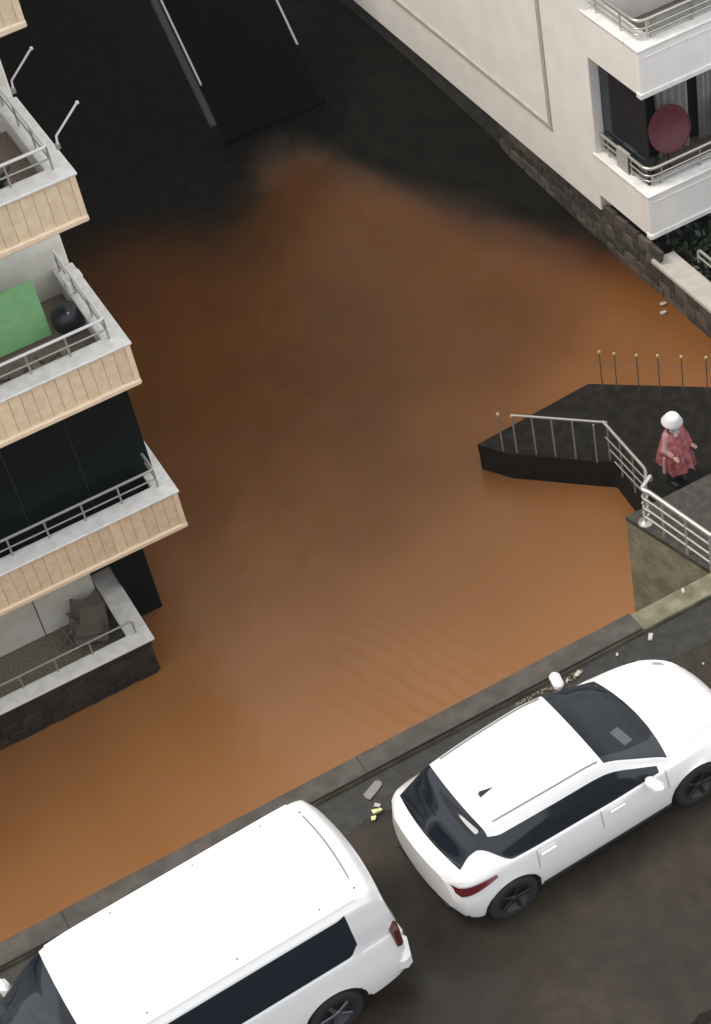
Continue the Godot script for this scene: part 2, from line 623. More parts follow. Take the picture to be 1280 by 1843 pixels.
func balcony(o: Node3D, cap: float, level: int, W: Callable) -> void:
	var b := obj("balcony", slab(W.call(-10, cap - .74, -24.42), W.call(4.44, cap - .48, FRONT + .0 - .06), .01), M.underside, o)
	# parapet walls behind the cladding
	var p := mb()
	span(p, W.call(-10, cap - .74, FRONT - .26), W.call(4.44, cap - .055, FRONT - .06), .004)
	span(p, W.call(4.24, cap - .74, -24.42), W.call(4.44, cap - .055, FRONT - .262), .004)
	obj("parapet", done(p), M.white_trim, b)
	var fl := mb()
	span(fl, W.call(-10, cap - .478, -24.4), W.call(4.23, cap - .46, FRONT - .265), .002)
	obj("floor", done(fl), M.floor_tile, b)
	# cladding planks: front and side, each its own board with a joint
	var w := .185
	var shapes := []
	for k in 3:
		shapes.append(slab(Vector3(-w / 2 + .002 + .001 * k, -.34, -.022), Vector3(w / 2 - .001, .335, .022 - .003 * k), .004))
	var n := 0
	var x := 4.40 - w / 2 + .02
	while x > -1.2:
		var q := obj("plank", shapes[rng.randi() % 3], M.plank[rng.randi() % 4], b)
		q.position = W.call(x, cap - .40, FRONT - .036 + .004 * (n % 2))
		n += 1
		x -= w
	n = 0
	var z := FRONT - .16
	while z > -24.4:
		var q := obj("plank", shapes[rng.randi() % 3], M.plank[rng.randi() % 4], b)
		q.position = W.call(4.462 - .004 * (n % 2), cap - .40, z)
		q.rotation.y = PI / 2
		n += 1
		z -= w
	var tr := mb()
	span(tr, W.call(-10, cap - .80, FRONT - .07), W.call(4.515, cap - .70, FRONT + .025), .02)
	span(tr, W.call(4.43, cap - .80, -24.4), W.call(4.515, cap - .70, FRONT - .072), .02)
	obj("bottom_trim", done(tr), M.plank_trim, b)
	var cs := mb()
	span(cs, W.call(4.42, cap - .735, FRONT - .055), W.call(4.508, cap - .055, FRONT + .012), .012)
	obj("corner_trim", done(cs), M.plank_trim, b)
	var c := mb()
	span(c, W.call(-10, cap - .05, FRONT - .33), W.call(4.54, cap, FRONT + .03), .014)
	span(c, W.call(4.20, cap - .05, -24.4), W.call(4.54, cap, FRONT - .332), .014)
	obj("cap", done(c), M.cap, b)
	# railing on the cap
	var rz := FRONT - .25
	var rx := 4.30
	var rl := obj("railing", pipe(bend([W.call(-10, cap + .37, rz), W.call(rx, cap + .37, rz), W.call(rx, cap + .37, -24.35)], .06), .024), M.white_paint if level != 3 else M.steel, o)
	obj("lower_rail", pipe(bend([W.call(-10, cap + .18, rz), W.call(rx, cap + .18, rz), W.call(rx, cap + .18, -24.35)], .05), .014), M.steel, rl)
	x = rx
	while x > -1.3:
		obj("post", pipe([W.call(x, cap - .01, rz), W.call(x, cap + .36, rz)], .016), M.steel, rl)
		x -= .62
	for k in 3:
		obj("post", pipe([W.call(rx, cap - .01, rz - .68 * (k + 1)), W.call(rx, cap + .36, rz - .68 * (k + 1))], .016), M.steel, rl)
	# what stands behind the railing
	if level == 3:
		# glazed in with dark panes
		for k in 8:
			var x1 := 4.36 - k * 1.05
			obj("window", slab(W.call(x1 - 1.03, cap - .45, -22.74), W.call(x1, cap + 2.20, -22.70), .006), M.dark_glass, b)
			obj("mullion", slab(W.call(x1 - 1.05, cap - .45, -22.75), W.call(x1 - 1.03, cap + 2.20, -22.69), .004), M.black_plastic, b)
		obj("side_window", slab(W.call(4.36, cap - .45, -24.4), W.call(4.40, cap + 2.22, -22.70), .006), M.dark_glass, b)
	else:
		obj("door_frame", slab(W.call(1.75, cap - .46, -24.42), W.call(2.85, cap + 1.7, -24.38), .01), M.white_trim, b)
		obj("door", slab(W.call(1.85, cap - .45, -24.40), W.call(2.75, cap + 1.6, -24.365), .01), M.floor_tile if level < 2 else M.pane, b)
		if level == 1:
			obj("pipe", pipe([W.call(3.86, cap - .46, -24.30), W.call(3.86, cap + 2.2, -24.30)], .07, 12), M.white_trim, b)
			obj("wall_panel", slab(W.call(2.95, cap - .45, -24.41), W.call(3.70, cap + 1.9, -24.37), .01), M.underside, b)

func terrace(o: Node3D, W: Callable) -> void:
	var cap := -4.16
	var p := mb()
	span(p, W.call(-10, -4.78, -24.0), W.call(3.34, -4.72, FRONT - .1), .004)
	var t := obj("terrace", done(p), M.terrace_floor, o)
	var q := mb()
	span(q, W.call(-10, -5.6, FRONT - .28), W.call(3.30, cap - .052, FRONT - .08), .004)
	span(q, W.call(3.12, -5.6, -24.0), W.call(3.30, cap - .052, FRONT - .282), .004)
	obj("parapet", done(q), M.dark_wall, t)
	var c := mb()
	span(c, W.call(-10, cap - .05, FRONT - .32), W.call(3.40, cap, FRONT + .01), .014)
	span(c, W.call(3.02, cap - .05, -24.0), W.call(3.40, cap, FRONT - .322), .014)
	obj("cap", done(c), M.cap, t)
	# stone facing of the plinth, stone by stone
	var shapes := []
	for k in 5:
		shapes.append(lump(Vector3(.40, .21, .08), .22, 200 + k))
	for row in 6:
		var x := 3.26 - .08 * (row % 2)
		while x > -1.2:
			var s := obj("stone", shapes[rng.randi() % 5], M.dark_stone[rng.randi() % 3], t)
			s.position = W.call(x - .17, -5.30 + row * .205, FRONT - .075)
			s.rotation.z = rng.randf_range(-.06, .06)
			x -= .385
	for row in 6:
		for k in 5:
			var s := obj("stone", shapes[rng.randi() % 5], M.dark_stone[rng.randi() % 3], t)
			s.position = W.call(3.30, -5.30 + row * .205, FRONT - .27 - k * .385)
			s.rotation.y = PI / 2
	# back wall, pale, with a door joint
	var bw := mb()
	span(bw, W.call(-10, -4.72, -23.98), W.call(1.93, -2.3, -23.72), .01)
	span(bw, W.call(1.95, -4.72, -23.98), W.call(3.0, -2.3, -23.72), .01)
	obj("back_wall", done(bw), M.pale_wall, t)
	obj("joint", slab(W.call(1.925, -4.72, -23.9), W.call(1.955, -2.3, -23.735), .001), M.dull_steel, t)
	var r := obj("railing", pipe(bend([W.call(-10, cap + .30, FRONT - .27), W.call(3.18, cap + .30, FRONT - .27), W.call(3.18, cap + .02, FRONT - .27)], .05), .018), M.steel, t)
	r.name = "handrail"
	for k in 6:
		obj("post", pipe([W.call(2.4 - k * .62, cap - .01, FRONT - .27), W.call(2.4 - k * .62, cap + .29, FRONT - .27)], .012), M.steel, t)
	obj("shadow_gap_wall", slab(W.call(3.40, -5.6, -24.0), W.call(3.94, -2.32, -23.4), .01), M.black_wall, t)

func draped_chair() -> void:
	var o := thing("draped_chair", "brown cloth thrown over a garden chair in the corner of the ground floor terrace", "chair", Vector3(2.62, -4.72, -23.2), -.35)
	o.scale = Vector3(.95, .66, .95)
	for e in [[Vector3(-.62, .02, .18), Vector3(-.22, .52, -.1)], [Vector3(-.30, .02, .24), Vector3(-.52, .46, -.08)], [Vector3(-.56, .02, -.05), Vector3(-.26, .5, .12)]]:
		obj("leg", pipe(e, .022), M.dull_steel, o)
	var legs := [Vector3(-.22, 0, .2), Vector3(.22, 0, .2), Vector3(-.22, 0, -.2), Vector3(.22, 0, -.2)]
	for l in legs:
		obj("leg", pipe([l * 1.1, Vector3(l.x, .44, l.z)], .018), M.dull_steel, o)
	obj("seat", slab(Vector3(-.26, .42, -.25), Vector3(.26, .47, .25), .02), M.brown_cloth, o)
	# the cloth: a sagging sheet over the backrest and the seat
	var st := mb()
	st.set_smooth_group(2)
	var n := 14
	var g := []
	for i in n + 1:
		var row := []
		for j in n + 1:
			var u := float(i) / n
			var v := float(j) / n - .5
			var p: Vector3
			if u < .45: p = Vector3(v * .62, .50 + .52 * (u / .45), -.20 - .06 * u)
			elif u < .55: p = Vector3(v * .66, 1.03 - .10 * v * v * 4.0, -.26)
			else: p = Vector3(v * .70, 1.0 - .85 * (u - .55) / .45, -.30 - .05 * sin(v * 19.0))
			if u < .2: p = Vector3(v * .6, .50 - .30 * (.2 - u) / .2, -.02 + .32 * (.2 - u) / .2)
			p.y += .05 * sin(v * 11.0 + u * 7.0) + (.26 * (v - .25) / .25 if v > .25 and u > .3 and u < .62 else 0.0) - (.30 if v < -.3 and u > .2 else 0.0)
			p.x += .05 * sin(u * 9.0)
			row.append(p)
		g.append(row)
	for i in n:
		for j in n:
			quad(st, g[i][j], g[i][j + 1], g[i + 1][j + 1], g[i + 1][j])
	var m: StandardMaterial3D = M.brown_cloth.duplicate()
	m.cull_mode = BaseMaterial3D.CULL_DISABLED
	obj("cloth", done(st), m, o)
	obj("backrest", slab(Vector3(-.25, .5, -.30), Vector3(.25, .98, -.25), .02), M.brown_cloth, o)
	obj("armrest", pipe(bend([Vector3(-.28, .44, .22), Vector3(-.30, .66, .2), Vector3(-.30, .68, -.2)], .06), .02), M.dull_steel, o)

# ------------------------------------------------------------------ right building
func right_building() -> void:
	var o := thing("apartment_building", "white rendered apartment block on the right with wrap-around corner balconies and chrome rails", "building", Vector3(SIDE, WATER, -27))
	var off := -Vector3(SIDE, WATER, -27)
	var W := func(x: float, y: float, z: float) -> Vector3: return Vector3(x, y, z) + off
	obj("wall", slab(W.call(SIDE, -4.12, -50), W.call(34, 24, -27.0), .015), M.white_wall, o)
	obj("plinth", slab(W.call(SIDE + .12, -5.7, -50), W.call(34, -4.12, -27.05), .01), M.dark_wall, o)
	# moulding that outlines a large panel on the side wall, coloured darker for groove shade
	var g := mb()
	span(g, W.call(SIDE - .035, -3.08, -36.6), W.call(SIDE + .01, -2.97, -28.62), .012)
	obj("panel_moulding", done(g), M.moulding, o)
	for z in [-28.675, -36.545]:
		obj("panel_moulding", slab(W.call(SIDE - .035, -2.966, z - .055), W.call(SIDE + .01, 7.0, z + .055), .012), M.moulding, o)
	# floors: balcony boxes at the corner
	for k in 3:
		corner_balcony(o, W, -2.78 + 3.10 * k, k)
	# stone plinth under the balcony and the garden wall in front of it
	var shapes := []
	for k in 6:
		shapes.append(lump(Vector3(.42, .25, .10), .25, 300 + k))
	var wl := mb()
	span(wl, W.call(SIDE + .06, -5.7, -27.05), W.call(SIDE + .34, -4.34, -18.0), .004)
	var gw := obj("garden_wall", done(wl), M.dark_wall, o)
	for row in 7:
		var z := -31.0 - .15 * (row % 2)
		while z < -19.0:
			var top := -5.42 + row * .225
			if top < (-4.1 if z < -27.0 else (-4.42 if z > -25.3 else -4.0)):
				var s := obj("stone", shapes[rng.randi() % 6], M.stone[rng.randi() % 4], gw)
				s.position = W.call(SIDE + (.1 if z < -27.0 else .045), top, z + .2)
				s.rotation = Vector3(rng.randf_range(-.08, .08), PI / 2, 0)
			z += .405
	for row in 6:
		for k in 12:
			var s := obj("stone", shapes[rng.randi() % 6], M.stone[rng.randi() % 4], gw)
			s.position = W.call(SIDE + .5 + k * .405, -5.42 + row * .225 + .02, -26.95)
	var lg := mb()
	bx(lg, Transform3D(Basis(Vector3.BACK, -.10), W.call(SIDE + .20, -4.28, -21.6)), Vector3(.52, .10, 7.2), .02)
	obj("coping", done(lg), M.moulding, gw)
	# sunken garden behind the garden wall
	var soilm := slab(W.call(SIDE + .34, -5.4, -26.9), W.call(24, -4.75, -18), .01)
	obj("planting_bed", soilm, M.wet_ground, o)
	var st := mb()
	for i in 900:
		var c: Vector3 = W.call(SIDE + .5 + rng.randf() * 2.6, -4.7 + rng.randf() * .5, -26.3 + rng.randf() * 3.2)
		var d := Vector3(rng.randf() - .5, rng.randf() * .8, rng.randf() - .5).normalized()
		var s := d.cross(Vector3(rng.randf() - .5, rng.randf() - .5, rng.randf() - .5)).normalized() * .05
		quad(st, c - d * .09, c + s, c + d * .09, c - s)
	var bush := obj("low_shrubs", done(st), M.leaf)
	bush.position = -off
	tag(bush, "dark green low shrubs growing behind the stone wall under the white balcony", "shrubs")
	bush.set_meta("kind", "stuff")
	var rl := obj("garden_railing", pipe(bend([W.call(SIDE + .62, -4.25, -24.6), W.call(SIDE + .62, -3.95, -24.6), W.call(SIDE + .62, -3.95, -20)], .1), .03, 10), M.bright_steel, o)
	obj("lower_rail", pipe([W.call(SIDE + .62, -4.12, -24.6), W.call(SIDE + .62, -4.12, -20)], .02), M.bright_steel, rl)
	for k in 4:
		obj("post", pipe([W.call(SIDE + .62, -4.4, -23.9 + k), W.call(SIDE + .62, -3.95, -23.9 + k)], .018), M.bright_steel, rl)

func corner_balcony(o: Node3D, W: Callable, cap: float, level: int) -> void:
	var zf := -25.22
	var xl := SIDE + .004
	var b := obj("balcony", slab(W.call(xl + .02, cap - .99, -27.3), W.call(30, cap - .62, zf - .03), .012), M.white_wall, o)
	var p := mb()
	span(p, W.call(xl, cap - .97, zf - .16), W.call(30, cap - .06, zf), .015)
	span(p, W.call(xl, cap - .97, -27.02), W.call(xl + .16, cap - .06, zf - .162), .012)
	obj("parapet", done(p), M.white_wall, b)
	var mo := mb()
	span(mo, W.call(xl - .02, cap - 1.02, zf - .14), W.call(30, cap - .90, zf + .025), .018)
	obj("lower_moulding", done(mo), M.white_trim, b)
	var li := mb()
	span(li, W.call(xl + .10, cap - .22, zf - .02), W.call(30, cap - .19, zf + .014), .006)
	obj("groove_strip", done(li), M.white_trim, b)
	var c := mb()
	span(c, W.call(xl - .03, cap - .06, zf - .42), W.call(30, cap, zf + .035), .02)
	span(c, W.call(xl - .03, cap - .06, -27.1), W.call(xl + .42, cap, zf - .422), .02)
	obj("cap", done(c), M.white_trim, b)
	obj("floor", slab(W.call(xl + .17, cap - .618, -27.0), W.call(30, cap - .60, zf - .17), .002), M.floor_tile, b)
	var rx := SIDE + .13
	var rz := zf - .17
	var path := func(h: float) -> Array: return bend([W.call(rx, cap + h, -26.98), W.call(rx, cap + h, rz), W.call(30, cap + h, rz)], .22, 6)
	var rl := obj("railing", pipe(path.call(.40), .034, 10), M.bright_steel, o)
	obj("lower_rail", pipe(path.call(.24), .02, 8), M.bright_steel, rl)
	obj("lower_rail", pipe(path.call(.12), .016, 8), M.bright_steel, rl)
	for k in 4:
		obj("post", pipe([W.call(rx + .30 + k * .85, cap - .01, rz), W.call(rx + .30 + k * .85, cap + .39, rz)], .017), M.bright_steel, rl)
	for k in 2:
		obj("post", pipe([W.call(rx, cap - .01, -26.75 + k * .8), W.call(rx, cap + .39, -26.75 + k * .8)], .017), M.bright_steel, rl)
	if level == 0:
		# dark blue glazing on the flank, a dark blind and the open front with curtains
		obj("flank_window", slab(W.call(SIDE + .20, cap - .6, -26.98), W.call(SIDE + .23, cap + 2.1, -25.52), .004), M.blue_glass, b)
		obj("mullion", slab(W.call(SIDE + .19, cap - .6, -25.52), W.call(SIDE + .24, cap + 2.1, -25.47), .006), M.black_plastic, b)
		obj("mullion", slab(W.call(SIDE + .195, cap - .6, -26.32), W.call(SIDE + .235, cap + 2.1, -26.28), .006), M.black_plastic, b)
		# white curtains hanging in folds in front of the dark door
		for k in 3:
			var st := mb()
			st.set_smooth_group(1)
			var xa: float = [.40, 1.25, 2.2][k] + SIDE
			var wd: float = [.62, .75, .5][k]
			var last := []
			for i in 25:
				var x := xa + wd * i / 24.0
				var z := -26.80 + .05 * sin(i * 1.25) + .02 * sin(i * 2.7)
				var e := [W.call(x, cap + 2.0, z), W.call(x, cap - .58, z)]
				if last: quad(st, last[1], e[1], e[0], last[0])
				last = e
			var cu := obj("curtain", done(st), M.curtain, b)
			cu.material_override = M.curtain
		obj("door", slab(W.call(SIDE + .4, cap - .6, -27.0), W.call(SIDE + 4.5, cap + 2.05, -26.96), .01), M.blue_glass, b)
		var r := thing("round_dish", "large round maroon dish leaning on the balcony behind the chrome rail", "dish", Vector3(SIDE + 1.08, cap - .08, -26.15))
		var ds := mb()
		lathe(ds, Transform3D(Basis(Vector3.RIGHT, 1.22), Vector3(0, .60, 0)), [Vector2(.0, .0), Vector2(.33, .02), Vector2(.43, .08), Vector2(.455, .08), Vector2(.35, -.02), Vector2(.0, -.04)], 36)
		obj("bowl", done(ds), M.maroon, r)
		var rm := mb()
		lathe(rm, Transform3D(Basis(Vector3.RIGHT, 1.22), Vector3(0, .60, 0)), [Vector2(.437, .085), Vector2(.45, .10), Vector2(.463, .085), Vector2(.45, .07), Vector2(.437, .085)], 36)
		obj("rim", done(rm), M.maroon, r)
		obj("stand", pipe([Vector3(-.2, -.52, -.3), Vector3(0, .45, -.12), Vector3(.2, -.52, -.3)], .02), M.black_plastic, r)
		var ch := thing("balcony_chair", "dark chair beside the round maroon dish on the white balcony", "chair", Vector3(SIDE + 2.55, cap - .6, -26.05), .3)
		for l in [Vector3(-.22, 0, .2), Vector3(.22, 0, .2), Vector3(-.22, 0, -.22), Vector3(.22, 0, -.22)]:
			obj("leg", pipe([l * 1.08, Vector3(l.x, .45, l.z)], .02), M.black_plastic, ch)
		obj("seat", slab(Vector3(-.27, .43, -.26), Vector3(.27, .49, .26), .02), M.black_plastic, ch)
		var bk := mb()
		bx(bk, Transform3D(Basis(Vector3.RIGHT, -.15), Vector3(0, .78, -.30)), Vector3(.5, .62, .05), .03)
		obj("backrest", done(bk), M.dark_glass, ch)
		var pg := thing("hanging_cloth", "small white cloth hung over the chrome rail on the balcony flank", "cloth", Vector3(SIDE + .13, cap + .2, -26.2))
		var cs := mb()
		cs.set_smooth_group(1)
		for s in [-1.0, 1.0]:
			for i in 6:
				var z0 := -.2 + i * .066
				var y0 := .05 * sin(i * 1.9)
				var y1 := .05 * sin((i + 1) * 1.9)
				quad(cs, Vector3(s * .042, -.24 + y0, z0), Vector3(s * .042, -.24 + y1, z0 + .066), Vector3(s * .036, .225, z0 + .066), Vector3(s * .036, .225, z0))
		quad(cs, Vector3(-.036, .238, -.2), Vector3(-.036, .238, .196), Vector3(.036, .238, .196), Vector3(.036, .238, -.2))
		var wm: StandardMaterial3D = M.curtain.duplicate()
		wm.cull_mode = BaseMaterial3D.CULL_DISABLED
		obj("sheet", done(cs), wm, pg)
	elif level == 1:
		# patterned wire mesh behind the rail
		var me := mb()
		var y0 := cap
		for i in 60:
			var x := rx + .2 + i * .05
			tube(me, [W.call(x, y0, rz - .03), W.call(x + .12, y0 + .38, rz - .03)], .006, 4)
			tube(me, [W.call(x + .12, y0, rz - .03), W.call(x, y0 + .38, rz - .03)], .006, 4)
		var mo2 := obj("wire_mesh", done(me), M.bright_steel, rl)
		mo2.set_meta("kind", "stuff")
		obj("mesh_panel", slab(W.call(rx + .2, cap + .01, rz - .06), W.call(rx + 3.4, cap + .37, rz - .05), .002), M.cap, rl)

func added_back_block() -> void:  # out-of-view block added to darken the alley and the water's reflections
	var o := thing("apartment_building", "unseen tall dark block added beyond the alley end to shade it", "building", Vector3(10, WATER, -52))
	obj("wall", slab(Vector3(-26, -.6, -8), Vector3(30, 31, 0), .02), M.dark_wall, o)
	var f := slab(Vector3(-.8, 0, 0), Vector3(.8, 1.5, .05), .01)
	for i in 4:
		for k in 7:
			var w := obj("window", f, M.dark_glass, o)
			w.position = Vector3(-18 + k * 6.0, 3.2 + i * 3.1, 0)

func canopy() -> void:
	# a dark sheet roof that slopes down towards the yard over the garage ramp
	var base := Vector3(10.48, -4.15, -34.45)
	var o := thing("ramp_canopy", "black sloping canopy with bright metal edge strips at the far end of the yard", "canopy", base)
	var up := Vector3(0, .742, -.670)      # along the slope
	var side := Vector3.RIGHT
	var nrm := side.cross(-up).normalized() * -1.0
	if nrm.y < 0: nrm = -nrm
	var t := Transform3D(Basis(side, nrm, side.cross(nrm)), Vector3.ZERO)
	var L := 9.0
	var wd := 2.36
	for k in 3:
		var st := mb()
		bx(st, t.translated(side * (wd / 6.0 + k * wd / 3.0) + up * L / 2.0), Vector3(wd / 3.0 - .02, .03, L), .006)
		obj("panel", done(st), M.canopy, o)
	for s in [0.0, wd]:
		var r := mb()
		bx(r, t.translated(side * s + up * (L / 2.0 + .65) + nrm * .06), Vector3(.045, .05, L - 1.3), .01)
		obj("edge_strip", done(r), M.canopy_trim, o)
		var q := mb()
		bx(q, t.translated(side * (s - .12) + up * (L / 2.0 + .2) - nrm * .04), Vector3(.16, .10, L - .4), .02)
		obj("side_beam", done(q), M.canopy_side, o)
	for s in [.5, wd - .5]:
		for d in [1.7]:
			var top: Vector3 = side * s + up * d - nrm * .05
			obj("post", pipe([Vector3(top.x, -1.2, top.z), top], .05), M.canopy_side, o)
	obj("front_beam", slab(Vector3(-.05, -.10, -.03), Vector3(wd + .05, .03, .06), .015), M.canopy, o)

# ------------------------------------------------------------------ platform, landing and rails
func platform() -> void:
	var pl := PackedVector2Array([Vector2(10.1, -22.97), Vector2(12.5, -23.12), Vector2(14.16, -21.69), Vector2(16.4, -19.6), Vector2(16.4, -14.6), Vector2(11.35, -14.6), Vector2(11.6, -19.7), Vector2(11.76, -21.1), Vector2(10.42, -22.42)])
	var o := thing("entrance_platform", "dark wet concrete platform with a pointed end rising from the flood water", "platform", Vector3(12.5, WATER, -20))
	var off := -Vector3(12.5, WATER, -20)
	var q := PackedVector2Array()
	for p in pl: q.append(p + Vector2(off.x, off.z))
	obj("deck", prism(q, .42, .60), M.platform, o)
	var c := PackedVector2Array()
	for p in q: c.append(p.lerp(Vector2(.6, .5), .002))
	obj("wall", prism(c, -.6, .419), M.platform, o)
	# near railing
	var W := func(x: float, y: float, z: float) -> Vector3: return Vector3(x, y, z) + off
	var h := PLATFORM + .88
	var ra := thing("platform_railing", "thin grey railing along the near platform edge, chrome bars at its bend", "railing", Vector3(11, PLATFORM, -21.5))
	off = -Vector3(11, PLATFORM, -21.5)
	var V := func(x: float, y: float, z: float) -> Vector3: return Vector3(x, y - .0, z) - Vector3(11, PLATFORM, -21.5)
	var k := 0
	for p in [[10.38, -22.55], [10.55, -22.36], [10.80, -22.12], [11.04, -21.87], [11.29, -21.60], [11.54, -21.32]]:
		obj("post", pipe([V.call(p[0], PLATFORM - .02, p[1]), V.call(p[0], h - .02, p[1])], .018), M.steel, ra)
		if k < 2:
			var st := mb()
			lathe(st, at(V.call(p[0], h - .02, p[1])), [Vector2(.03, -.03), Vector2(.035, .0), Vector2(.02, .04), Vector2(0, .045)], 10)
			obj("finial", done(st), M.brass, ra)
		k += 1
	obj("handrail", pipe([V.call(10.55, h, -22.36), V.call(10.78, h, -22.14), V.call(11.74, h, -21.2)], .024), M.steel, ra)
	# bright stretch along the walkway, four bars
	for i in 4:
		var y: float = h - [0.0, .24, .45, .64][i]
		obj("bar", pipe(bend([V.call(11.70 - .05 * minf(i, 1), y, -21.26 + .12 * i), V.call(11.62, y, -19.85), V.call(11.40, y, -19.55)], .1), .030 if i == 0 else .015), M.bright_steel if i == 0 else M.steel, ra)
	for p in [[11.74, -21.22], [11.69, -20.75], [11.65, -20.3], [11.62, -19.9]]:
		obj("post", pipe([V.call(p[0], PLATFORM - .02, p[1]), V.call(p[0], h, p[1])], .017), M.steel, ra)
	# far railing: thin posts with small brass heads
	var rb := thing("far_railing", "row of thin posts with pale heads along the far edge of the dark platform", "railing", Vector3(13.3, PLATFORM, -22))
	for p in [[12.62, -22.82], [12.80, -22.62], [13.08, -22.34], [13.36, -22.10], [13.66, -21.82], [13.98, -21.54], [14.3, -21.26], [14.6, -21.0]]:
		var b := Vector3(p[0] - 13.3, -.02, p[1] + 22.0)
		obj("post", pipe([b, b + Vector3(0, .90, 0)], .011), M.dull_steel, rb)
		var st := mb()
		lathe(st, at(b + Vector3(0, .9, 0)), [Vector2(.022, -.03), Vector2(.032, .0), Vector2(.02, .03), Vector2(0, .04)], 10)
		obj("finial", done(st), M.brass, rb)
	obj("wire", pipe([Vector3(-.68, .62, -.82), Vector3(1.3, .62, 1.0)], .005, 5), M.dull_steel, rb)

func landing() -> void:
	var o := thing("concrete_landing", "grey stained concrete landing block standing between road and flood water", "landing", Vector3(11.5, 0, -15.4))
	var shape := PackedVector2Array([Vector2(-2.45, -.68), Vector2(2.9, -.68), Vector2(2.9, 1.17), Vector2(-2.03, 1.17)])
	obj("block", prism(shape, -5.7, -.06), M.concrete, o)
	var top := PackedVector2Array([Vector2(-2.455, -.685), Vector2(2.9, -.685), Vector2(2.9, 1.18), Vector2(-2.032, 1.18)])
	obj("slab", prism(top, -.058, .012), M.landing_top, o)
	var r := thing("landing_railing", "bright steel handrail with three thin bars and a curled end on the grey landing", "railing", Vector3(9.22, 0, -15.3))
	var hs := [.70, .51, .33, .17]
	for i in 4:
		var y: float = hs[i]
		var rad := .031 if i == 0 else .015
		var pts := [Vector3(.17, y, .75), Vector3(-.02, y, -.40)]
		if i == 0: pts += [Vector3(-.07, y, -.50), Vector3(.16, y + .02, -.62), Vector3(.17, y - .08, -.64)]
		else: pts += [Vector3(-.06, y, -.54), Vector3(.08, y + .01, -.60), Vector3(.10, y - .10, -.60), Vector3(-.04, y - .15, -.56)]
		obj("handrail" if i == 0 else "bar", pipe(bend(pts, .09, 5), rad, 10), M.bright_steel if i == 0 else M.steel, r)
	for t in [0.0, .36, .72, 1.0]:
		var p := Vector3(.16, 0, .72).lerp(Vector3(-.02, 0, -.52), t)
		obj("post", pipe([p, p + Vector3(0, .69, 0)], .018), M.steel, r)
	var st := mb()
	lathe(st, at(Vector3(-.02, 0, -.54)), [Vector2(.10, 0.001), Vector2(.10, .018), Vector2(.05, .03), Vector2(.03, .05), Vector2(0, .05)], 18)
	obj("base_plate", done(st), M.steel, r)

# ------------------------------------------------------------------ vehicles
# Keys: [x, half widths (sill, middle, shoulder, roof edge), heights (sill, middle, shoulder, roof edge, roof centre)], from the tail (small x) to the nose.
func spline(keys: Array, x: float) -> Array:
	var n := keys.size()
	var i := 0
	while i < n - 2 and x > keys[i + 1][0]: i += 1
	var a: Array = keys[i]
	var b: Array = keys[i + 1]
	var h: float = b[0] - a[0]
	var t: float = clampf((x - a[0]) / h, 0, 1)
	var out := []
	for k in a.size():
		var d1: float = (b[k] - a[k]) / h
		var d0: float = d1 if i == 0 else (a[k] - keys[i - 1][k]) / (a[0] - keys[i - 1][0])
		var d2: float = d1 if i >= n - 2 else (keys[i + 2][k] - b[k]) / (keys[i + 2][0] - b[0])
		var m0: float = 0.0 if d0 * d1 <= 0 else 2.0 * d0 * d1 / (d0 + d1)
		var m1: float = 0.0 if d1 * d2 <= 0 else 2.0 * d1 * d2 / (d1 + d2)
		if i == 0: m0 = d1
		if i >= n - 2: m1 = d1
		var t2 := t * t
		var t3 := t2 * t
		out.append((2 * t3 - 3 * t2 + 1) * a[k] + (t3 - 2 * t2 + t) * h * m0 + (-2 * t3 + 3 * t2) * b[k] + (t3 - t2) * h * m1)
	return out

# half cross-section from sill (row 0) to roof centre, `rows` points; v in 0..9 is the band
const BANDS := [0, 0.5, 1, 1.35, 1.7, 2, 2.35, 2.7, 3, 3.5, 4, 4.25, 4.5, 4.75, 5, 5.25, 5.5, 5.75, 6, 6.25, 6.5, 6.75, 7, 7.15, 7.3, 7.6, 8, 8.5, 9]

func section(k: Array, pillar: float, low := 4.0) -> Array:
	# k: x, ws, wm, wb, wr, ys, ym, yb, yr, yc
	var p := [
		Vector2(k[1], k[5]), Vector2(lerpf(k[1], k[2], .75), lerpf(k[5], k[6], .35)), Vector2(k[2], k[6]), Vector2(k[3], k[7] - .02),
		Vector2(k[3] - .025, k[7] + .005), Vector2(lerpf(k[3] - .025, k[4] + pillar, .52), lerpf(k[7] + .005, k[8] - pillar, .5)),
		Vector2(k[4] + pillar * .6, k[8] - pillar), Vector2(k[4], k[8]), Vector2(k[4] * .62, lerpf(k[8], k[9], .72)), Vector2(0, k[9])]
	var out := []
	for b in BANDS:
		var v: float = b
		if low > 4.0:
			if b > 3.0 and b < 4.0: v = 3.0 + (b - 3.0) * (low - 3.0)
			elif b >= 4.0 and b < 7.0: v = low + (b - 4.0) / 3.0 * (7.0 - low)
		var i: int = mini(int(floor(v)), 8)
		var t: float = v - i
		if t == 0.0:
			out.append(p[i])
			continue
		var a: Vector2 = p[maxi(i - 1, 0)]
		var d: Vector2 = p[mini(i + 2, 9)] if i < 8 else Vector2(-p[8].x, p[8].y)
		if i >= 3 and i <= 6: out.append(p[i].lerp(p[i + 1], t))
		else: out.append(p[i].cubic_interpolate(p[i + 1], a, d, t))
	return out

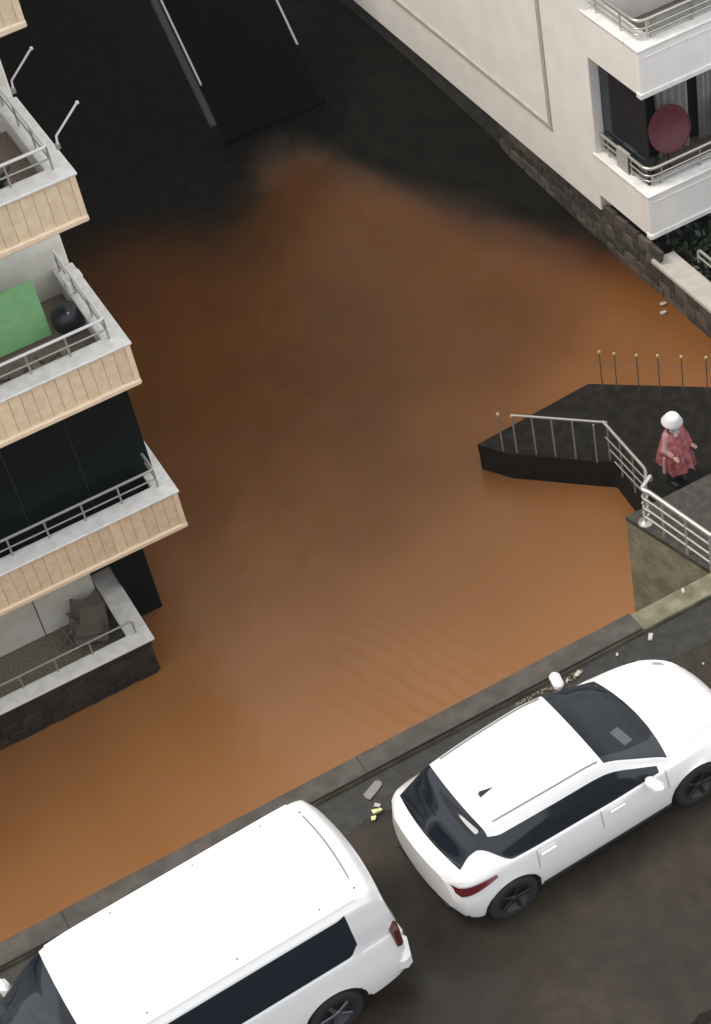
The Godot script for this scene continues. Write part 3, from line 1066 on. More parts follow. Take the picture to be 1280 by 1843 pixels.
# builds the shell as a grid and hands each cell to a surface by name
func shell(keys: Array, xs: Array, warp: Callable, arches: Array, arch_r: float, arch_y: float, pillar: float, surface: Callable, kick: Callable) -> Dictionary:
	var n := BANDS.size()
	var cols := 2 * n - 1
	var g := []
	for x in xs:
		var s := section(spline(keys, x), pillar, kick.call(x))
		var row := []
		for c in cols:
			var r: int = c if c < n else cols - 1 - c
			var sg := 1.0 if c < n else -1.0
			var q: Vector2 = s[r]
			var y := q.y
			var z := q.x * sg
			for ax in arches:
				var d: float = absf(x - ax)
				if d < arch_r:
					var top: float = arch_y + sqrt(arch_r * arch_r - d * d)
					if y < top: y = top
			row.append(warp.call(Vector3(x, y, z)))
		g.append(row)
	var nr := []
	for i in g.size():
		var row := []
		for c in cols:
			var du: Vector3 = g[mini(i + 1, g.size() - 1)][c] - g[maxi(i - 1, 0)][c]
			var dv: Vector3 = g[i][mini(c + 1, cols - 1)] - g[i][maxi(c - 1, 0)]
			var nn := dv.cross(du).normalized()
			if nn.length() < .5: nn = Vector3(0, 0, 1 if c < n else -1)
			row.append(nn)
		g[i] = g[i]
		nr.append(row)
	var sts := {}
	for i in g.size() - 1:
		for c in cols - 1:
			var r: float = BANDS[c] if c < n - 1 else BANDS[cols - 2 - c]
			var nm: String = surface.call((xs[i] + xs[i + 1]) / 2.0, r + .01, c < n - 1)
			if not sts.has(nm):
				var st := SurfaceTool.new()
				st.begin(Mesh.PRIMITIVE_TRIANGLES)
				sts[nm] = st
			var a := [i, c]
			for e in [[i, c], [i + 1, c + 1], [i, c + 1], [i, c], [i + 1, c], [i + 1, c + 1]]:
				sts[nm].set_normal(nr[e[0]][e[1]])
				sts[nm].add_vertex(g[e[0]][e[1]])
	# tail and nose caps
	for e in [0, g.size() - 1]:
		var st: SurfaceTool = sts["body"]
		for c in n - 1:
			var a: Vector3 = g[e][c]
			var b: Vector3 = g[e][c + 1]
			var a2: Vector3 = g[e][cols - 1 - c]
			var b2: Vector3 = g[e][cols - 2 - c]
			var m := 10
			for k in m:
				var q := []
				for w in [[a, a2, k], [a, a2, k + 1], [b, b2, k + 1], [b, b2, k]]:
					var t: float = float(w[2]) / m
					var v: Vector3 = w[0].lerp(w[1], t)
					# the caps bulge like the rest of the shell
					v.x = warp.call(Vector3(xs[e], v.y, v.z)).x
					q.append(v)
				var f := (Vector3.LEFT if e == 0 else Vector3.RIGHT)
				st.set_normal((f + Vector3(0, 0, q[0].z * .3)).normalized())
				var flip: bool = (q[1] - q[0]).cross(q[2] - q[0]).dot(f) < 0
				for v in ([q[0], q[1], q[2], q[0], q[2], q[3]] if flip else [q[0], q[2], q[1], q[0], q[3], q[2]]):
					st.add_vertex(v)
	var out := {}
	for k in sts: out[k] = sts[k].commit()
	return out

func wheel(parent: Node3D, p: Vector3, r: float, w: float, out: float, rim_mat: Material, spokes: int) -> void:
	var t := Transform3D(Basis(Vector3.RIGHT, PI / 2 * out), p)
	var st := mb()
	lathe(st, t, [Vector2(r * .66, -w), Vector2(r * .95, -w), Vector2(r, -w * .8), Vector2(r, -w * .2), Vector2(r * .95, 0), Vector2(r * .70, .0), Vector2(r * .66, -.012), Vector2(r * .66, -w)], 36)
	var o := obj("wheel", done(st), M.tyre, parent)
	var rm := mb()
	lathe(rm, t, [Vector2(r * .67, -w * .9), Vector2(r * .67, -.006), Vector2(r * .62, -.006), Vector2(r * .60, -.05), Vector2(0, -.06)], 36)
	obj("rim", done(rm), M.black_plastic, o)
	var sp := mb()
	for k in spokes:
		var a := TAU * k / spokes
		var b := t * Transform3D(Basis(Vector3.UP, a), Vector3.ZERO)
		bx(sp, b * at(Vector3(r * .34, -.022, 0)), Vector3(r * .60, .03, r * .15), .008)
	lathe(sp, t, [Vector2(r * .16, -.04), Vector2(r * .16, -.006), Vector2(r * .1, .0), Vector2(0, .002)], 16)
	obj("spokes", done(sp), rim_mat, o)

func xs_list(x0: float, x1: float, n: int, extra: Array) -> Array:
	var a := []
	for i in n + 1: a.append(lerpf(x0, x1, float(i) / n))
	for e in extra: a.append(e)
	a.sort()
	var o := [a[0]]
	for v in a:
		if v - o[-1] > .006: o.append(v)
	return o

func car() -> void:
	var o := thing("parked_car", "white crossover hatchback with black rear window and roof rails parked on the wet road", "car", Vector3(5.85, 0, -12.45), deg_to_rad(3.0))
	# x from the tail (-2.03) to the nose (2.03)
	var keys := [
		# x, ws, wm, wb, wr, ys, ym, yb, yr, yc
		[-1.90, .58, .64, .55, .48, .42, .66, .90, .93, .95],
		[-1.875, .67, .735, .65, .57, .36, .66, .95, .985, 1.00],
		[-1.81, .75, .81, .735, .64, .31, .66, .98, 1.01, 1.03],
		[-1.72, .80, .845, .785, .635, .28, .66, .99, 1.06, 1.09],
		[-1.54, .83, .873, .82, .595, .26, .66, .985, 1.22, 1.265],
		[-1.38, .84, .88, .835, .57, .25, .66, .975, 1.345, 1.385],
		[-1.28, .84, .882, .84, .575, .25, .66, .965, 1.365, 1.402],
		[-0.80, .84, .885, .85, .60, .24, .66, .945, 1.388, 1.428],
		[-0.15, .84, .885, .85, .615, .24, .66, .925, 1.395, 1.437],
		[0.12, .84, .885, .85, .61, .24, .66, .915, 1.368, 1.41],
		[0.24, .84, .885, .848, .615, .24, .66, .912, 1.335, 1.375],
		[0.60, .84, .885, .84, .66, .24, .66, .905, 1.145, 1.18],
		[0.90, .84, .883, .83, .705, .24, .66, .897, .98, 1.01],
		[0.98, .84, .882, .825, .72, .24, .66, .892, .932, .965],
		[1.32, .835, .878, .795, .67, .25, .65, .865, .895, .925],
		[1.60, .81, .865, .745, .59, .26, .64, .825, .853, .87],
		[1.80, .75, .81, .66, .48, .28, .62, .765, .79, .802],
		[1.93, .64, .70, .55, .40, .32, .60, .69, .705, .715],
		[1.98, .50, .56, .44, .32, .38, .58, .63, .64, .645]]
	var warp := func(p: Vector3) -> Vector3:
		var zz: float = minf(p.z * p.z / .78, 1.0)
		var f: float = smoothstep(.15, 1.2, p.x)
		var r: float = smoothstep(-1.0, -1.6, p.x)
		return p + Vector3(.17 * f * (1.0 - zz) - .12 * r * (1.0 - zz) - .04 * f + .02 * r, 0, 0)
	var surf := func(x: float, v: float, right: bool) -> String:
		if x > .20 and x < .96 and v > 7.0: return "windscreen"
		if x < -1.33 and x > -1.74 and v > 4.0: return "rear_window"
		if v > 4.0 and v < 5.75 and x < .80 and x >= -1.33: return "side_window_right" if right else "side_window_left"
		return "body"
	var extra := [-1.33, -1.74, .20, .96, .80]
	for k in 36: extra.append(-1.20 - k * .015)
	for a in [-1.29, 1.29]:
		for k in 17: extra.append(a + .375 * cos(PI * k / 16.0))
	var s := shell(keys, xs_list(-1.90, 1.98, 64, extra), warp, [-1.29, 1.29], .375, .33, .075, surf, func(x: float) -> float: return 4.0 + 2.95 * smoothstep(-1.18, -1.68, x))
	obj("body", s["body"], M.paint, o)
	obj("windscreen", s["windscreen"], M.pane, o)
	obj("rear_window", s["rear_window"], M.car_glass, o)
	obj("side_window", s["side_window_right"], M.car_glass, o)
	obj("side_window", s["side_window_left"], M.car_glass, o)
	var ub := mb()
	span(ub, Vector3(-1.75, .19, -.70), Vector3(1.9, .44, .70), .05)
	span(ub, Vector3(-.80, .20, -.845), Vector3(.80, .30, .845), .04)
	span(ub, Vector3(-1.7, .40, -.62), Vector3(1.85, .66, .62), .05)
	obj("underbody", done(ub), M.black_plastic, o)
	# black lower bumper with a number plate recess
	var bp := mb()
	span(bp, Vector3(-1.985, .27, -.58), Vector3(-1.80, .45, .58), .05)
	bx(bp, Transform3D(Basis(Vector3.UP, .55), Vector3(-1.83, .36, .645)), Vector3(.12, .16, .26), .04)
	bx(bp, Transform3D(Basis(Vector3.UP, -.55), Vector3(-1.83, .36, -.645)), Vector3(.12, .16, .26), .04)
	obj("rear_bumper", done(bp), M.black_plastic, o)
	# dash, paper, seats behind the glass
	var da := mb()
	bx(da, at(Vector3(.70, .90, 0)), Vector3(.50, .10, 1.2), .05)
	var dash := obj("dashboard", done(da), M.interior, o)
	var pp := mb()
	bx(pp, Transform3D(Basis(Vector3.UP, .1), Vector3(.74, .957, .16)), Vector3(.12, .006, .26), .002)
	obj("paper", done(pp), M.paper, dash)
	var sw := mb()
	var ring := []
	for k in 25: ring.append(Vector3(.42 + .05 * sin(TAU * k / 24.0), .95 + .15 * sin(TAU * k / 24.0), -.36 + .17 * cos(TAU * k / 24.0)))
	tube(sw, ring, .014, 6)
	obj("steering_wheel", done(sw), M.interior, dash)
	for z in [-.37, .37]:
		var se := mb()
		bx(se, at(Vector3(-.02, .62, z)), Vector3(.5, .18, .5), .06)
		bx(se, Transform3D(Basis(Vector3.BACK, .22), Vector3(-.30, .86, z)), Vector3(.15, .54, .46), .06)
		bx(se, at(Vector3(-.38, 1.18, z)), Vector3(.1, .14, .26), .04)
		obj("seat", done(se), M.interior, o)
	# roof rails, fin, trims
	for sg in [-1.0, 1.0]:
		var pts := []
		for k in 14:
			var x := -1.22 + k * .105
			var sec := spline(keys, x)
			var q: float = .565 if x < -.9 else .585
			pts.append(warp.call(Vector3(x, lerpf(sec[8], sec[9], .12) + .018, (sec[4] - .035) * sg)))
		obj("roof_rail", pipe(pts, .009, 6), M.seam, o)
	var fin := mb()
	tri(fin, Vector3(-.97, 1.42, .155), Vector3(-1.17, 1.41, .12), Vector3(-1.16, 1.49, .15))
	tri(fin, Vector3(-.97, 1.42, .145), Vector3(-1.16, 1.49, .15), Vector3(-1.17, 1.41, .18))
	tri(fin, Vector3(-1.17, 1.41, .12), Vector3(-1.17, 1.41, .18), Vector3(-1.16, 1.49, .15))
	var fo := obj("antenna_fin", done(fin), M.black_plastic, o)
	fo.position = Vector3(0, -.005, .03)
	for sg in [-1.0, 1.0]:
		var hp := []
		for k in 10:
			var x := 1.02 + k * .085
			var sec := spline(keys, x)
			hp.append(warp.call(Vector3(x, lerpf(sec[8], sec[9], .05) - .001, sec[4] * .985 * sg)))
		obj("bonnet_joint", pipe(hp, .004, 5), M.seam, o)
	for sg in [-1.0, 1.0]:
		# tail lamps wrap round the rear corners in a pointed shape
		var tl := mb()
		tl.set_smooth_group(1)
		var row := []
		for k in 9:
			var x := -1.855 + k * .05
			var sec := section(spline(keys, x), .05)
			var hh: float = lerpf(.07, .006, k / 8.0)
			var yc: float = .82 + .012 * k
			var z: float = spline(keys, x)[2]
			var zb: float = spline(keys, x)[3]
			var zz := lerpf(z, zb, .45) + .018
			row.append([warp.call(Vector3(x - .004, yc + hh, (zz - .016) * sg)), warp.call(Vector3(x - .008, yc - hh, (zz + .012) * sg))])
		for k in 8:
			if sg > 0: quad(tl, row[k][1], row[k + 1][1], row[k + 1][0], row[k][0])
			else: quad(tl, row[k + 1][1], row[k][1], row[k][0], row[k + 1][0])
		# towards the tailgate
		var r0: Vector3 = row[0][0]
		var r1: Vector3 = row[0][1]
		var i0 := Vector3(r0.x - .085, r0.y - .02, r0.z - .22 * sg)
		var i1 := Vector3(r1.x - .075, r1.y + .03, r1.z - .22 * sg)
		if sg > 0: quad(tl, i1, r1, r0, i0)
		else: quad(tl, r1, i1, i0, r0)
		var tm: StandardMaterial3D = M.red_lamp
		obj("tail_lamp", done(tl), tm, o)
		# mirrors
		var mi := mb()
		bx(mi, Transform3D(Basis(Vector3.UP, .25 * sg), Vector3(.62, .98, (.965) * sg)), Vector3(.13, .14, .25), .045)
		var mo := obj("mirror", done(mi), M.paint, o)
		var ms := mb()
		bx(ms, at(Vector3(.64, .92, .86 * sg)), Vector3(.07, .05, .12), .015)
		obj("mirror_arm", done(ms), M.black_plastic, mo)
		for x in [-.78, .16]:
			var hn := mb()
			bx(hn, at(Vector3(x, .845, .886 * sg)), Vector3(.21, .035, .03), .012)
			obj("door_handle", done(hn), M.paint, o)
		# door joints
		for x in [-.92, -.05, .86]:
			var dj := mb()
			dj.set_smooth_group(1)
			var last := []
			for k in 9:
				var y := .32 + k * .075
				var sec := spline(keys, x)
				var z: float
				if y < sec[6]: z = lerpf(sec[1], sec[2], pow((y - sec[5]) / (sec[6] - sec[5]), .6))
				else: z = lerpf(sec[2], sec[3], pow((y - sec[6]) / (sec[7] - sec[6]), 1.8))
				var e := [Vector3(x - .004, y, (z + .003) * sg), Vector3(x + .004, y, (z + .003) * sg)]
				if last:
					if sg > 0: quad(dj, last[0], last[1], e[1], e[0])
					else: quad(dj, last[1], last[0], e[0], e[1])
				last = e
			obj("door_joint", done(dj), M.seam, o)
		var hl := mb()
		bx(hl, Transform3D(Basis(Vector3.UP, -.75 * sg), Vector3(1.74, .72, .66 * sg)), Vector3(.10, .10, .34), .03)
		obj("headlight", done(hl), M.lamp_glass, o)
		# sill
		var sl := mb()
		bx(sl, at(Vector3(0, .27, .835 * sg)), Vector3(1.8, .09, .06), .02)
		obj("sill", done(sl), M.black_plastic, o)
		for x in [-1.29, 1.29]:
			wheel(o, Vector3(x, .322, .872 * sg), .322, .21, sg, M.rim, 5)
	var wp := mb()
	tube(wp, [Vector3(-1.74, 1.13, .0), Vector3(-1.80, 1.06, .2)], .01, 5)
	obj("rear_wiper", done(wp), M.black_plastic, o)

func van() -> void:
	# drawn with its nose at +x and turned round
	var o := thing("parked_van", "long white passenger van with dark side windows parked on the wet road by the kerb", "van", Vector3(.67, 0, -12.12), deg_to_rad(183.0))
	var keys := [
		[-2.46, .77, .81, .77, .69, .44, .70, 1.10, 1.66, 1.69],
		[-2.44, .81, .86, .82, .725, .40, .70, 1.10, 1.77, 1.81],
		[-2.38, .85, .89, .85, .742, .36, .70, 1.10, 1.84, 1.88],
		[-2.25, .87, .905, .865, .75, .33, .70, 1.10, 1.87, 1.915],
		[-2.00, .88, .91, .87, .752, .30, .70, 1.10, 1.88, 1.93],
		[0.40, .88, .91, .87, .752, .30, .70, 1.10, 1.885, 1.94],
		[0.80, .88, .91, .867, .75, .30, .70, 1.10, 1.87, 1.925],
		[0.98, .88, .91, .865, .745, .30, .70, 1.10, 1.82, 1.875],
		[1.45, .88, .91, .855, .745, .30, .70, 1.09, 1.45, 1.50],
		[1.80, .875, .908, .84, .745, .30, .70, 1.07, 1.15, 1.20],
		[1.88, .87, .905, .835, .74, .30, .70, 1.06, 1.09, 1.14],
		[2.15, .845, .88, .78, .66, .32, .68, .98, 1.01, 1.05],
		[2.35, .77, .815, .67, .54, .34, .64, .86, .88, .90],
		[2.44, .65, .70, .56, .42, .38, .60, .72, .73, .74]]
	var warp := func(p: Vector3) -> Vector3:
		var zz: float = minf(p.z * p.z / .9, 1.0)
		var f: float = smoothstep(.6, 1.8, p.x)
		var r: float = smoothstep(-1.6, -2.4, p.x)
		# the tail leans forward above the belt
		var lean: float = r * maxf(p.y - 1.0, 0.0) * .16
		return p + Vector3(.20 * f * (1.0 - zz) - .12 * r * (1.0 - zz) + lean - .05 * f, 0, 0)
	var surf := func(x: float, v: float, right: bool) -> String:
		if x > .93 and x < 1.86 and v > 7.0: return "windscreen"
		if v > 4.0 and v < 6.0 and x > -1.98 and x < .62: return "side_window_right" if right else "side_window_left"
		if v > 4.0 and v < 6.0 and x > .72 and x < 1.52: return "front_window_right" if right else "front_window_left"
		return "body"
	var extra := [.93, 1.86, -1.98, .62, .72, 1.52]
	for a in [-1.52, 1.48]:
		for k in 17: extra.append(a + .40 * cos(PI * k / 16.0))
	var s := shell(keys, xs_list(-2.46, 2.44, 70, extra), warp, [-1.52, 1.48], .40, .36, .11, surf, func(x: float) -> float: return 4.0 + .45 * smoothstep(-1.86, -1.98, x) if x > -1.99 else 4.0)
	obj("body", s["body"], M.paint, o)
	obj("windscreen", s["windscreen"], M.pane, o)
	for w in ["side_window", "front_window"]:
		for d in ["_right", "_left"]:
			obj(w, s[w + d], M.blue_glass, o)
	var ub := mb()
	span(ub, Vector3(-2.3, .22, -.74), Vector3(2.2, .48, .74), .05)
	span(ub, Vector3(-1.0, .24, -.86), Vector3(1.0, .34, .86), .04)
	span(ub, Vector3(-2.2, .44, -.66), Vector3(2.2, .72, .66), .05)
	obj("underbody", done(ub), M.black_plastic, o)
	# rear window, tail lamps, bumper
	var rw := mb()
	rw.set_smooth_group(1)
	var m := 12
	for k in m:
		var za := lerpf(-.66, .66, float(k) / m)
		var zb := lerpf(-.66, .66, float(k + 1) / m)
		var f := func(y: float, z: float) -> Vector3: return warp.call(Vector3(-2.46, y, z)) + Vector3(-.006, 0, 0)
		quad(rw, f.call(1.14, za), f.call(1.14, zb), f.call(1.56, zb), f.call(1.56, za))
	obj("rear_window", done(rw), M.car_glass, o)
	var rb := mb()
	span(rb, Vector3(-2.60, .40, -.62), Vector3(-2.36, .66, .62), .06)
	for sg in [-1.0, 1.0]:
		bx(rb, Transform3D(Basis(Vector3.UP, .35 * sg), Vector3(-2.43, .53, .73 * sg)), Vector3(.26, .26, .36), .06)
	obj("rear_bumper", done(rb), M.paint, o)
	for sg in [-1.0, 1.0]:
		var tl := mb()
		bx(tl, Transform3D(Basis(Vector3.UP, .22 * sg) * Basis(Vector3.BACK, -.04), Vector3(-2.425, 1.02, .825 * sg)), Vector3(.10, .36, .14), .03)
		obj("tail_lamp", done(tl), M.dark_red_lamp, o)
		var mi := mb()
		bx(mi, Transform3D(Basis(Vector3.UP, .2 * sg), Vector3(1.42, 1.22, 1.02 * sg)), Vector3(.12, .24, .20), .05)
		var mo := obj("mirror", done(mi), M.paint, o)
		var ms := mb()
		bx(ms, at(Vector3(1.43, 1.14, .89 * sg)), Vector3(.06, .06, .12), .015)
		obj("mirror_arm", done(ms), M.black_plastic, mo)
		for x in [-.36, .52]:
			var hn := mb()
			bx(hn, at(Vector3(x, .98, .89 * sg)), Vector3(.22, .04, .04), .012)
			obj("door_handle", done(hn), M.paint, o)
		var hl := mb()
		bx(hl, Transform3D(Basis(Vector3.UP, -.8 * sg), Vector3(2.22, .82, .72 * sg)), Vector3(.12, .18, .36), .05)
		obj("headlight", done(hl), M.lamp_glass, o)
		for x in [-1.52, 1.48]:
			wheel(o, Vector3(x, .335, .895 * sg), .335, .22, sg, M.grey_rim, 5)
	for sg in [-1.0, 1.0]:
		var gp := []
		for k in 13:
			var x := -2.2 + k * .255
			var sec := spline(keys, x)
			gp.append(warp.call(Vector3(x, sec[8] + .002, (sec[4] + .004) * sg)))
		obj("roof_gutter", pipe(gp, .008, 6), M.paint, o)
		for x in [-.40, .67, 1.56]:
			var sj := mb()
			sj.set_smooth_group(1)
			var before := []
			for k in 9:
				var y := .40 + k * .08
				var sec := spline(keys, x)
				var z: float
				if y < sec[6]: z = lerpf(sec[1], sec[2], pow((y - sec[5]) / (sec[6] - sec[5]), .6))
				else: z = lerpf(sec[2], sec[3], pow((y - sec[6]) / (sec[7] - sec[6]), 1.8))
				var e := [Vector3(x - .004, y, (z + .004) * sg), Vector3(x + .004, y, (z + .004) * sg)]
				if before:
					if sg > 0: quad(sj, before[0], before[1], e[1], e[0])
					else: quad(sj, before[1], before[0], e[0], e[1])
				before = e
			obj("door_joint", done(sj), M.seam, o)
	# roof joint near the tail and the small fixing plugs along both gutters
	var rj := mb()
	rj.set_smooth_group(1)
	var last := []
	for k in 17:
		var z := lerpf(-.62, .50, k / 16.0)
		var sec := spline(keys, -2.24)
		var u: float = absf(z) / sec[4]
		var y: float = lerpf(sec[9], sec[8], u * u) + .006
		var c: Vector3 = warp.call(Vector3(-2.24, y, z))
		var e := [c + Vector3(-.011, 0, 0), c + Vector3(.011, 0, 0)]
		if last: quad(rj, last[0], e[0], e[1], last[1])
		last = e
	obj("roof_joint", done(rj), M.seam, o)
	for p in [[-1.75, .66], [-.9, .66], [.1, .66], [-1.75, -.66], [-.75, -.66], [.3, -.66], [-2.24, .56], [-2.24, -.64]]:
		var sec := spline(keys, p[0])
		var u: float = absf(p[1]) / sec[4]
		var pl := mb()
		lathe(pl, at(warp.call(Vector3(p[0], lerpf(sec[9], sec[8], u * u) - .004, p[1]))), [Vector2(.018, 0), Vector2(.018, .010), Vector2(.010, .016), Vector2(0, .016)], 10)
		obj("roof_plug", done(pl), M.litter_grey, o)
	var da := mb()
	bx(da, at(Vector3(1.62, 1.08, 0)), Vector3(.72, .14, 1.46), .06)
	obj("dashboard", done(da), M.interior, o)
	for z in [-.42, .42]:
		var se := mb()
		bx(se, at(Vector3(.62, .80, z)), Vector3(.5, .2, .52), .06)
		bx(se, Transform3D(Basis(Vector3.BACK, .2), Vector3(.34, 1.15, z)), Vector3(.16, .72, .5), .06)
		obj("seat", done(se), M.interior, o)

# ------------------------------------------------------------------ person
# bones: [a, b, ra, rb]; joined by a smooth minimum and meshed with surface nets
func flesh(st: SurfaceTool, bones: Array, cell: float, k: float) -> void:
	var lo := Vector3(1e9, 1e9, 1e9)
	var hi := -lo
	for b in bones:
		for e in 2:
			var r: float = b[2 + e] + 2.5 * cell
			lo = lo.min(b[e] - Vector3(r, r, r))
			hi = hi.max(b[e] + Vector3(r, r, r))
	var n := Vector3i(((hi - lo) / cell).ceil()) + Vector3i.ONE
	var f := PackedFloat32Array()
	f.resize(n.x * n.y * n.z)
	f.fill(0.0)
	for b in bones:
		var a: Vector3 = b[0]
		var d: Vector3 = b[1] - b[0]
		var dd: float = maxf(d.length_squared(), 1e-9)
		var m: float = maxf(b[2], b[3]) + 4.0 * k + 2.0 * cell
		var i0 := Vector3i(((a.min(b[1]) - Vector3(m, m, m) - lo) / cell).floor()).clamp(Vector3i.ZERO, n - Vector3i.ONE)
		var i1 := Vector3i(((a.max(b[1]) + Vector3(m, m, m) - lo) / cell).ceil()).clamp(Vector3i.ZERO, n - Vector3i.ONE)
		for z in range(i0.z, i1.z + 1):
			for y in range(i0.y, i1.y + 1):
				for x in range(i0.x, i1.x + 1):
					var p := lo + Vector3(x, y, z) * cell - a
					var t: float = clampf(p.dot(d) / dd, 0.0, 1.0)
					var v: float = (p - d * t).length() - lerpf(b[2], b[3], t)
					if v < m: f[(z * n.y + y) * n.x + x] += exp(-v / k)
	for i in f.size(): f[i] = -k * log(maxf(f[i], 1e-12))
	var id := PackedInt32Array()
	id.resize(f.size())
	id.fill(-1)
	var vs: Array[Vector3] = []
	var cs := [Vector3i(0, 0, 0), Vector3i(1, 0, 0), Vector3i(0, 1, 0), Vector3i(1, 1, 0), Vector3i(0, 0, 1), Vector3i(1, 0, 1), Vector3i(0, 1, 1), Vector3i(1, 1, 1)]
	var es := [[0, 1], [2, 3], [4, 5], [6, 7], [0, 2], [1, 3], [4, 6], [5, 7], [0, 4], [1, 5], [2, 6], [3, 7]]
	for z in n.z - 1:
		for y in n.y - 1:
			for x in n.x - 1:
				var base := (z * n.y + y) * n.x + x
				var c := []
				var neg := 0
				for q in cs:
					var v := f[base + (q.z * n.y + q.y) * n.x + q.x]
					c.append(v)
					if v < 0: neg += 1
				if neg == 0 or neg == 8: continue
				var s := Vector3.ZERO
				var cnt := 0
				for e in es:
					var a: float = c[e[0]]
					var b: float = c[e[1]]
					if (a < 0) != (b < 0):
						s += Vector3(cs[e[0]]).lerp(Vector3(cs[e[1]]), a / (a - b))
						cnt += 1
				id[base] = vs.size()
				vs.append(lo + (Vector3(x, y, z) + s / cnt) * cell)
	st.set_smooth_group(3)
	for z in range(1, n.z - 1):
		for y in range(1, n.y - 1):
			for x in range(1, n.x - 1):
				var base := (z * n.y + y) * n.x + x
				var st_ := [1, n.x, n.x * n.y]
				for ax in 3:
					var u: int = st_[(ax + 1) % 3]
					var v: int = st_[(ax + 2) % 3]
					var inside := f[base] < 0
					if inside == (f[base + st_[ax]] < 0): continue
					var q := [id[base], id[base - u], id[base - u - v], id[base - v]]
					if q.min() < 0: continue
					if inside: quad(st, vs[q[0]], vs[q[1]], vs[q[2]], vs[q[3]])
					else: quad(st, vs[q[3]], vs[q[2]], vs[q[1]], vs[q[0]])

func person() -> void:
	var o := thing("person", "person in a pink and red poncho and white hat standing on the dark platform", "person", Vector3(12.33, PLATFORM, -20.12), .25)
	o.scale = Vector3(.90, .93, .90)
	var skin := plain(lin(.42, .25, .18), .6)
	skin.subsurf_scatter_enabled = true
	skin.subsurf_scatter_strength = .1
	var V := func(x: float, y: float, z: float) -> Vector3: return Vector3(x, y, z)
	var bones := []
	# head a little bowed, neck, trunk, arms held forward, legs
	bones += [[V.call(0, 1.475, .035), V.call(0, 1.43, .05), .088, .072], [V.call(0, 1.40, .075), V.call(0, 1.38, .085), .045, .035], [V.call(0, 1.28, 0), V.call(0, 1.40, .03), .052, .048]]
	bones += [[V.call(-.13, 1.22, 0), V.call(.13, 1.22, 0), .075, .075], [V.call(0, 1.15, .01), V.call(0, .93, .01), .135, .115], [V.call(-.06, .85, 0), V.call(.06, .85, 0), .125, .125]]
	for s in [-1.0, 1.0]:
		bones += [[V.call(s * .18, 1.22, 0), V.call(s * .27, .98, .05), .05, .042], [V.call(s * .27, .98, .05), V.call(s * .24, .88, .22), .041, .030]]
		bones += [[V.call(s * .09, .82, 0), V.call(s * .10, .44, .015), .085, .055], [V.call(s * .10, .44, .015), V.call(s * .105, .08, -.02), .054, .036], [V.call(s * .105, .045, -.03), V.call(s * .115, .035, .13), .042, .034]]
	var st := mb()
	flesh(st, bones, .016, .016)
	# a face with nose, brow and ears
	var face := [[V.call(0, 1.475, .035), V.call(0, 1.42, .055), .086, .068], [V.call(0, 1.455, .115), V.call(0, 1.425, .137), .010, .013], [V.call(-.035, 1.475, .105), V.call(.035, 1.475, .105), .014, .014], [V.call(-.02, 1.393, .110), V.call(.02, 1.393, .110), .012, .012], [V.call(-.088, 1.46, .02), V.call(-.09, 1.43, .02), .014, .010], [V.call(.088, 1.46, .02), V.call(.09, 1.43, .02), .014, .010]]
	flesh(st, face, .006, .006)
	for s in [-1.0, 1.0]:
		# hand with five curled fingers
		var w: Vector3 = V.call(s * .24, .88, .22)
		var hb := [[w, w + V.call(-s * .004, -.012, .075), .026, .030], [w + V.call(s * .02, -.01, .05), w + V.call(-s * .024, -.012, .055), .020, .020]]
		for k in 4:
			var r0: Vector3 = w + V.call(s * (.030 - .019 * k), -.012, .082)
			var ln: float = [.026, .032, .034, .029][k]
			var p1: Vector3 = r0 + V.call(0, -.006, ln)
			var p2: Vector3 = p1 + V.call(0, -.018, ln * .6)
			hb += [[r0, p1, .0088, .0082], [p1, p2, .0082, .0075], [p2, p2 + V.call(0, -.016, -.006), .0075, .006]]
		var th: Vector3 = w + V.call(-s * .026, 0, .03)
		hb += [[th, th + V.call(-s * .022, .0, .026), .0105, .0095], [th + V.call(-s * .022, 0, .026), th + V.call(-s * .020, -.008, .052), .0092, .0078]]
		flesh(st, hb, .004, .004)
	obj("body", done(st), skin, o)
	for s in [-1.0, 1.0]:
		var e := mb()
		lathe(e, Transform3D(Basis(Vector3.RIGHT, PI / 2), V.call(s * .033, 1.455, .108)), [Vector2(0, -.012), Vector2(.012, 0), Vector2(0, .012)], 10)
		obj("eye", done(e), M.black_plastic, o)
	# trousers and shoes
	var tr := mb()
	var legs := []
	for s in [-1.0, 1.0]:
		legs += [[V.call(s * .085, .84, 0), V.call(s * .10, .44, .015), .105, .078], [V.call(s * .10, .44, .015), V.call(s * .105, .10, -.02), .077, .062]]
	flesh(tr, legs, .016, .016)
	obj("trousers", done(tr), plain(lin(.018, .012, .014), .9), o)
	for s in [-1.0, 1.0]:
		var sh := mb()
		flesh(sh, [[V.call(s * .105, .052, -.05), V.call(s * .12, .045, .15), .052, .046], [V.call(s * .105, .10, -.03), V.call(s * .105, .05, -.03), .055, .055]], .012, .01)
		obj("shoe", done(sh), M.black_plastic, o)
	# poncho: a flared cape with deep folds, slit at the front over the arms
	var po := mb()
	po.set_smooth_group(1)
	var rows := 16
	var n := 56
	var g := []
	for i in rows + 1:
		var u := float(i) / rows
		var row := []
		for k in n:
			var a := TAU * k / n
			var rx := lerpf(.085, .33, pow(u, .42))
			var rz := lerpf(.085, .34, pow(u, .62))
			if u > .12 and u < .4: rx = maxf(rx, .25)
			var fold := 1.0 + u * .10 * sin(a * 9.0 + 1.3) + u * .05 * sin(a * 17.0)
			var y := lerpf(1.335, .50, u) + u * .07 * sin(a * 4.0 + .6) + u * .03 * sin(a * 9.0)
			if u < .3: y -= .07 * absf(cos(a)) * u / .3
			rx = minf(rx, .29)
			row.append(Vector3(rx * cos(a) * fold, y, rz * sin(a) * fold + .02 + .09 * u * maxf(sin(a), 0.0)))
		g.append(row)
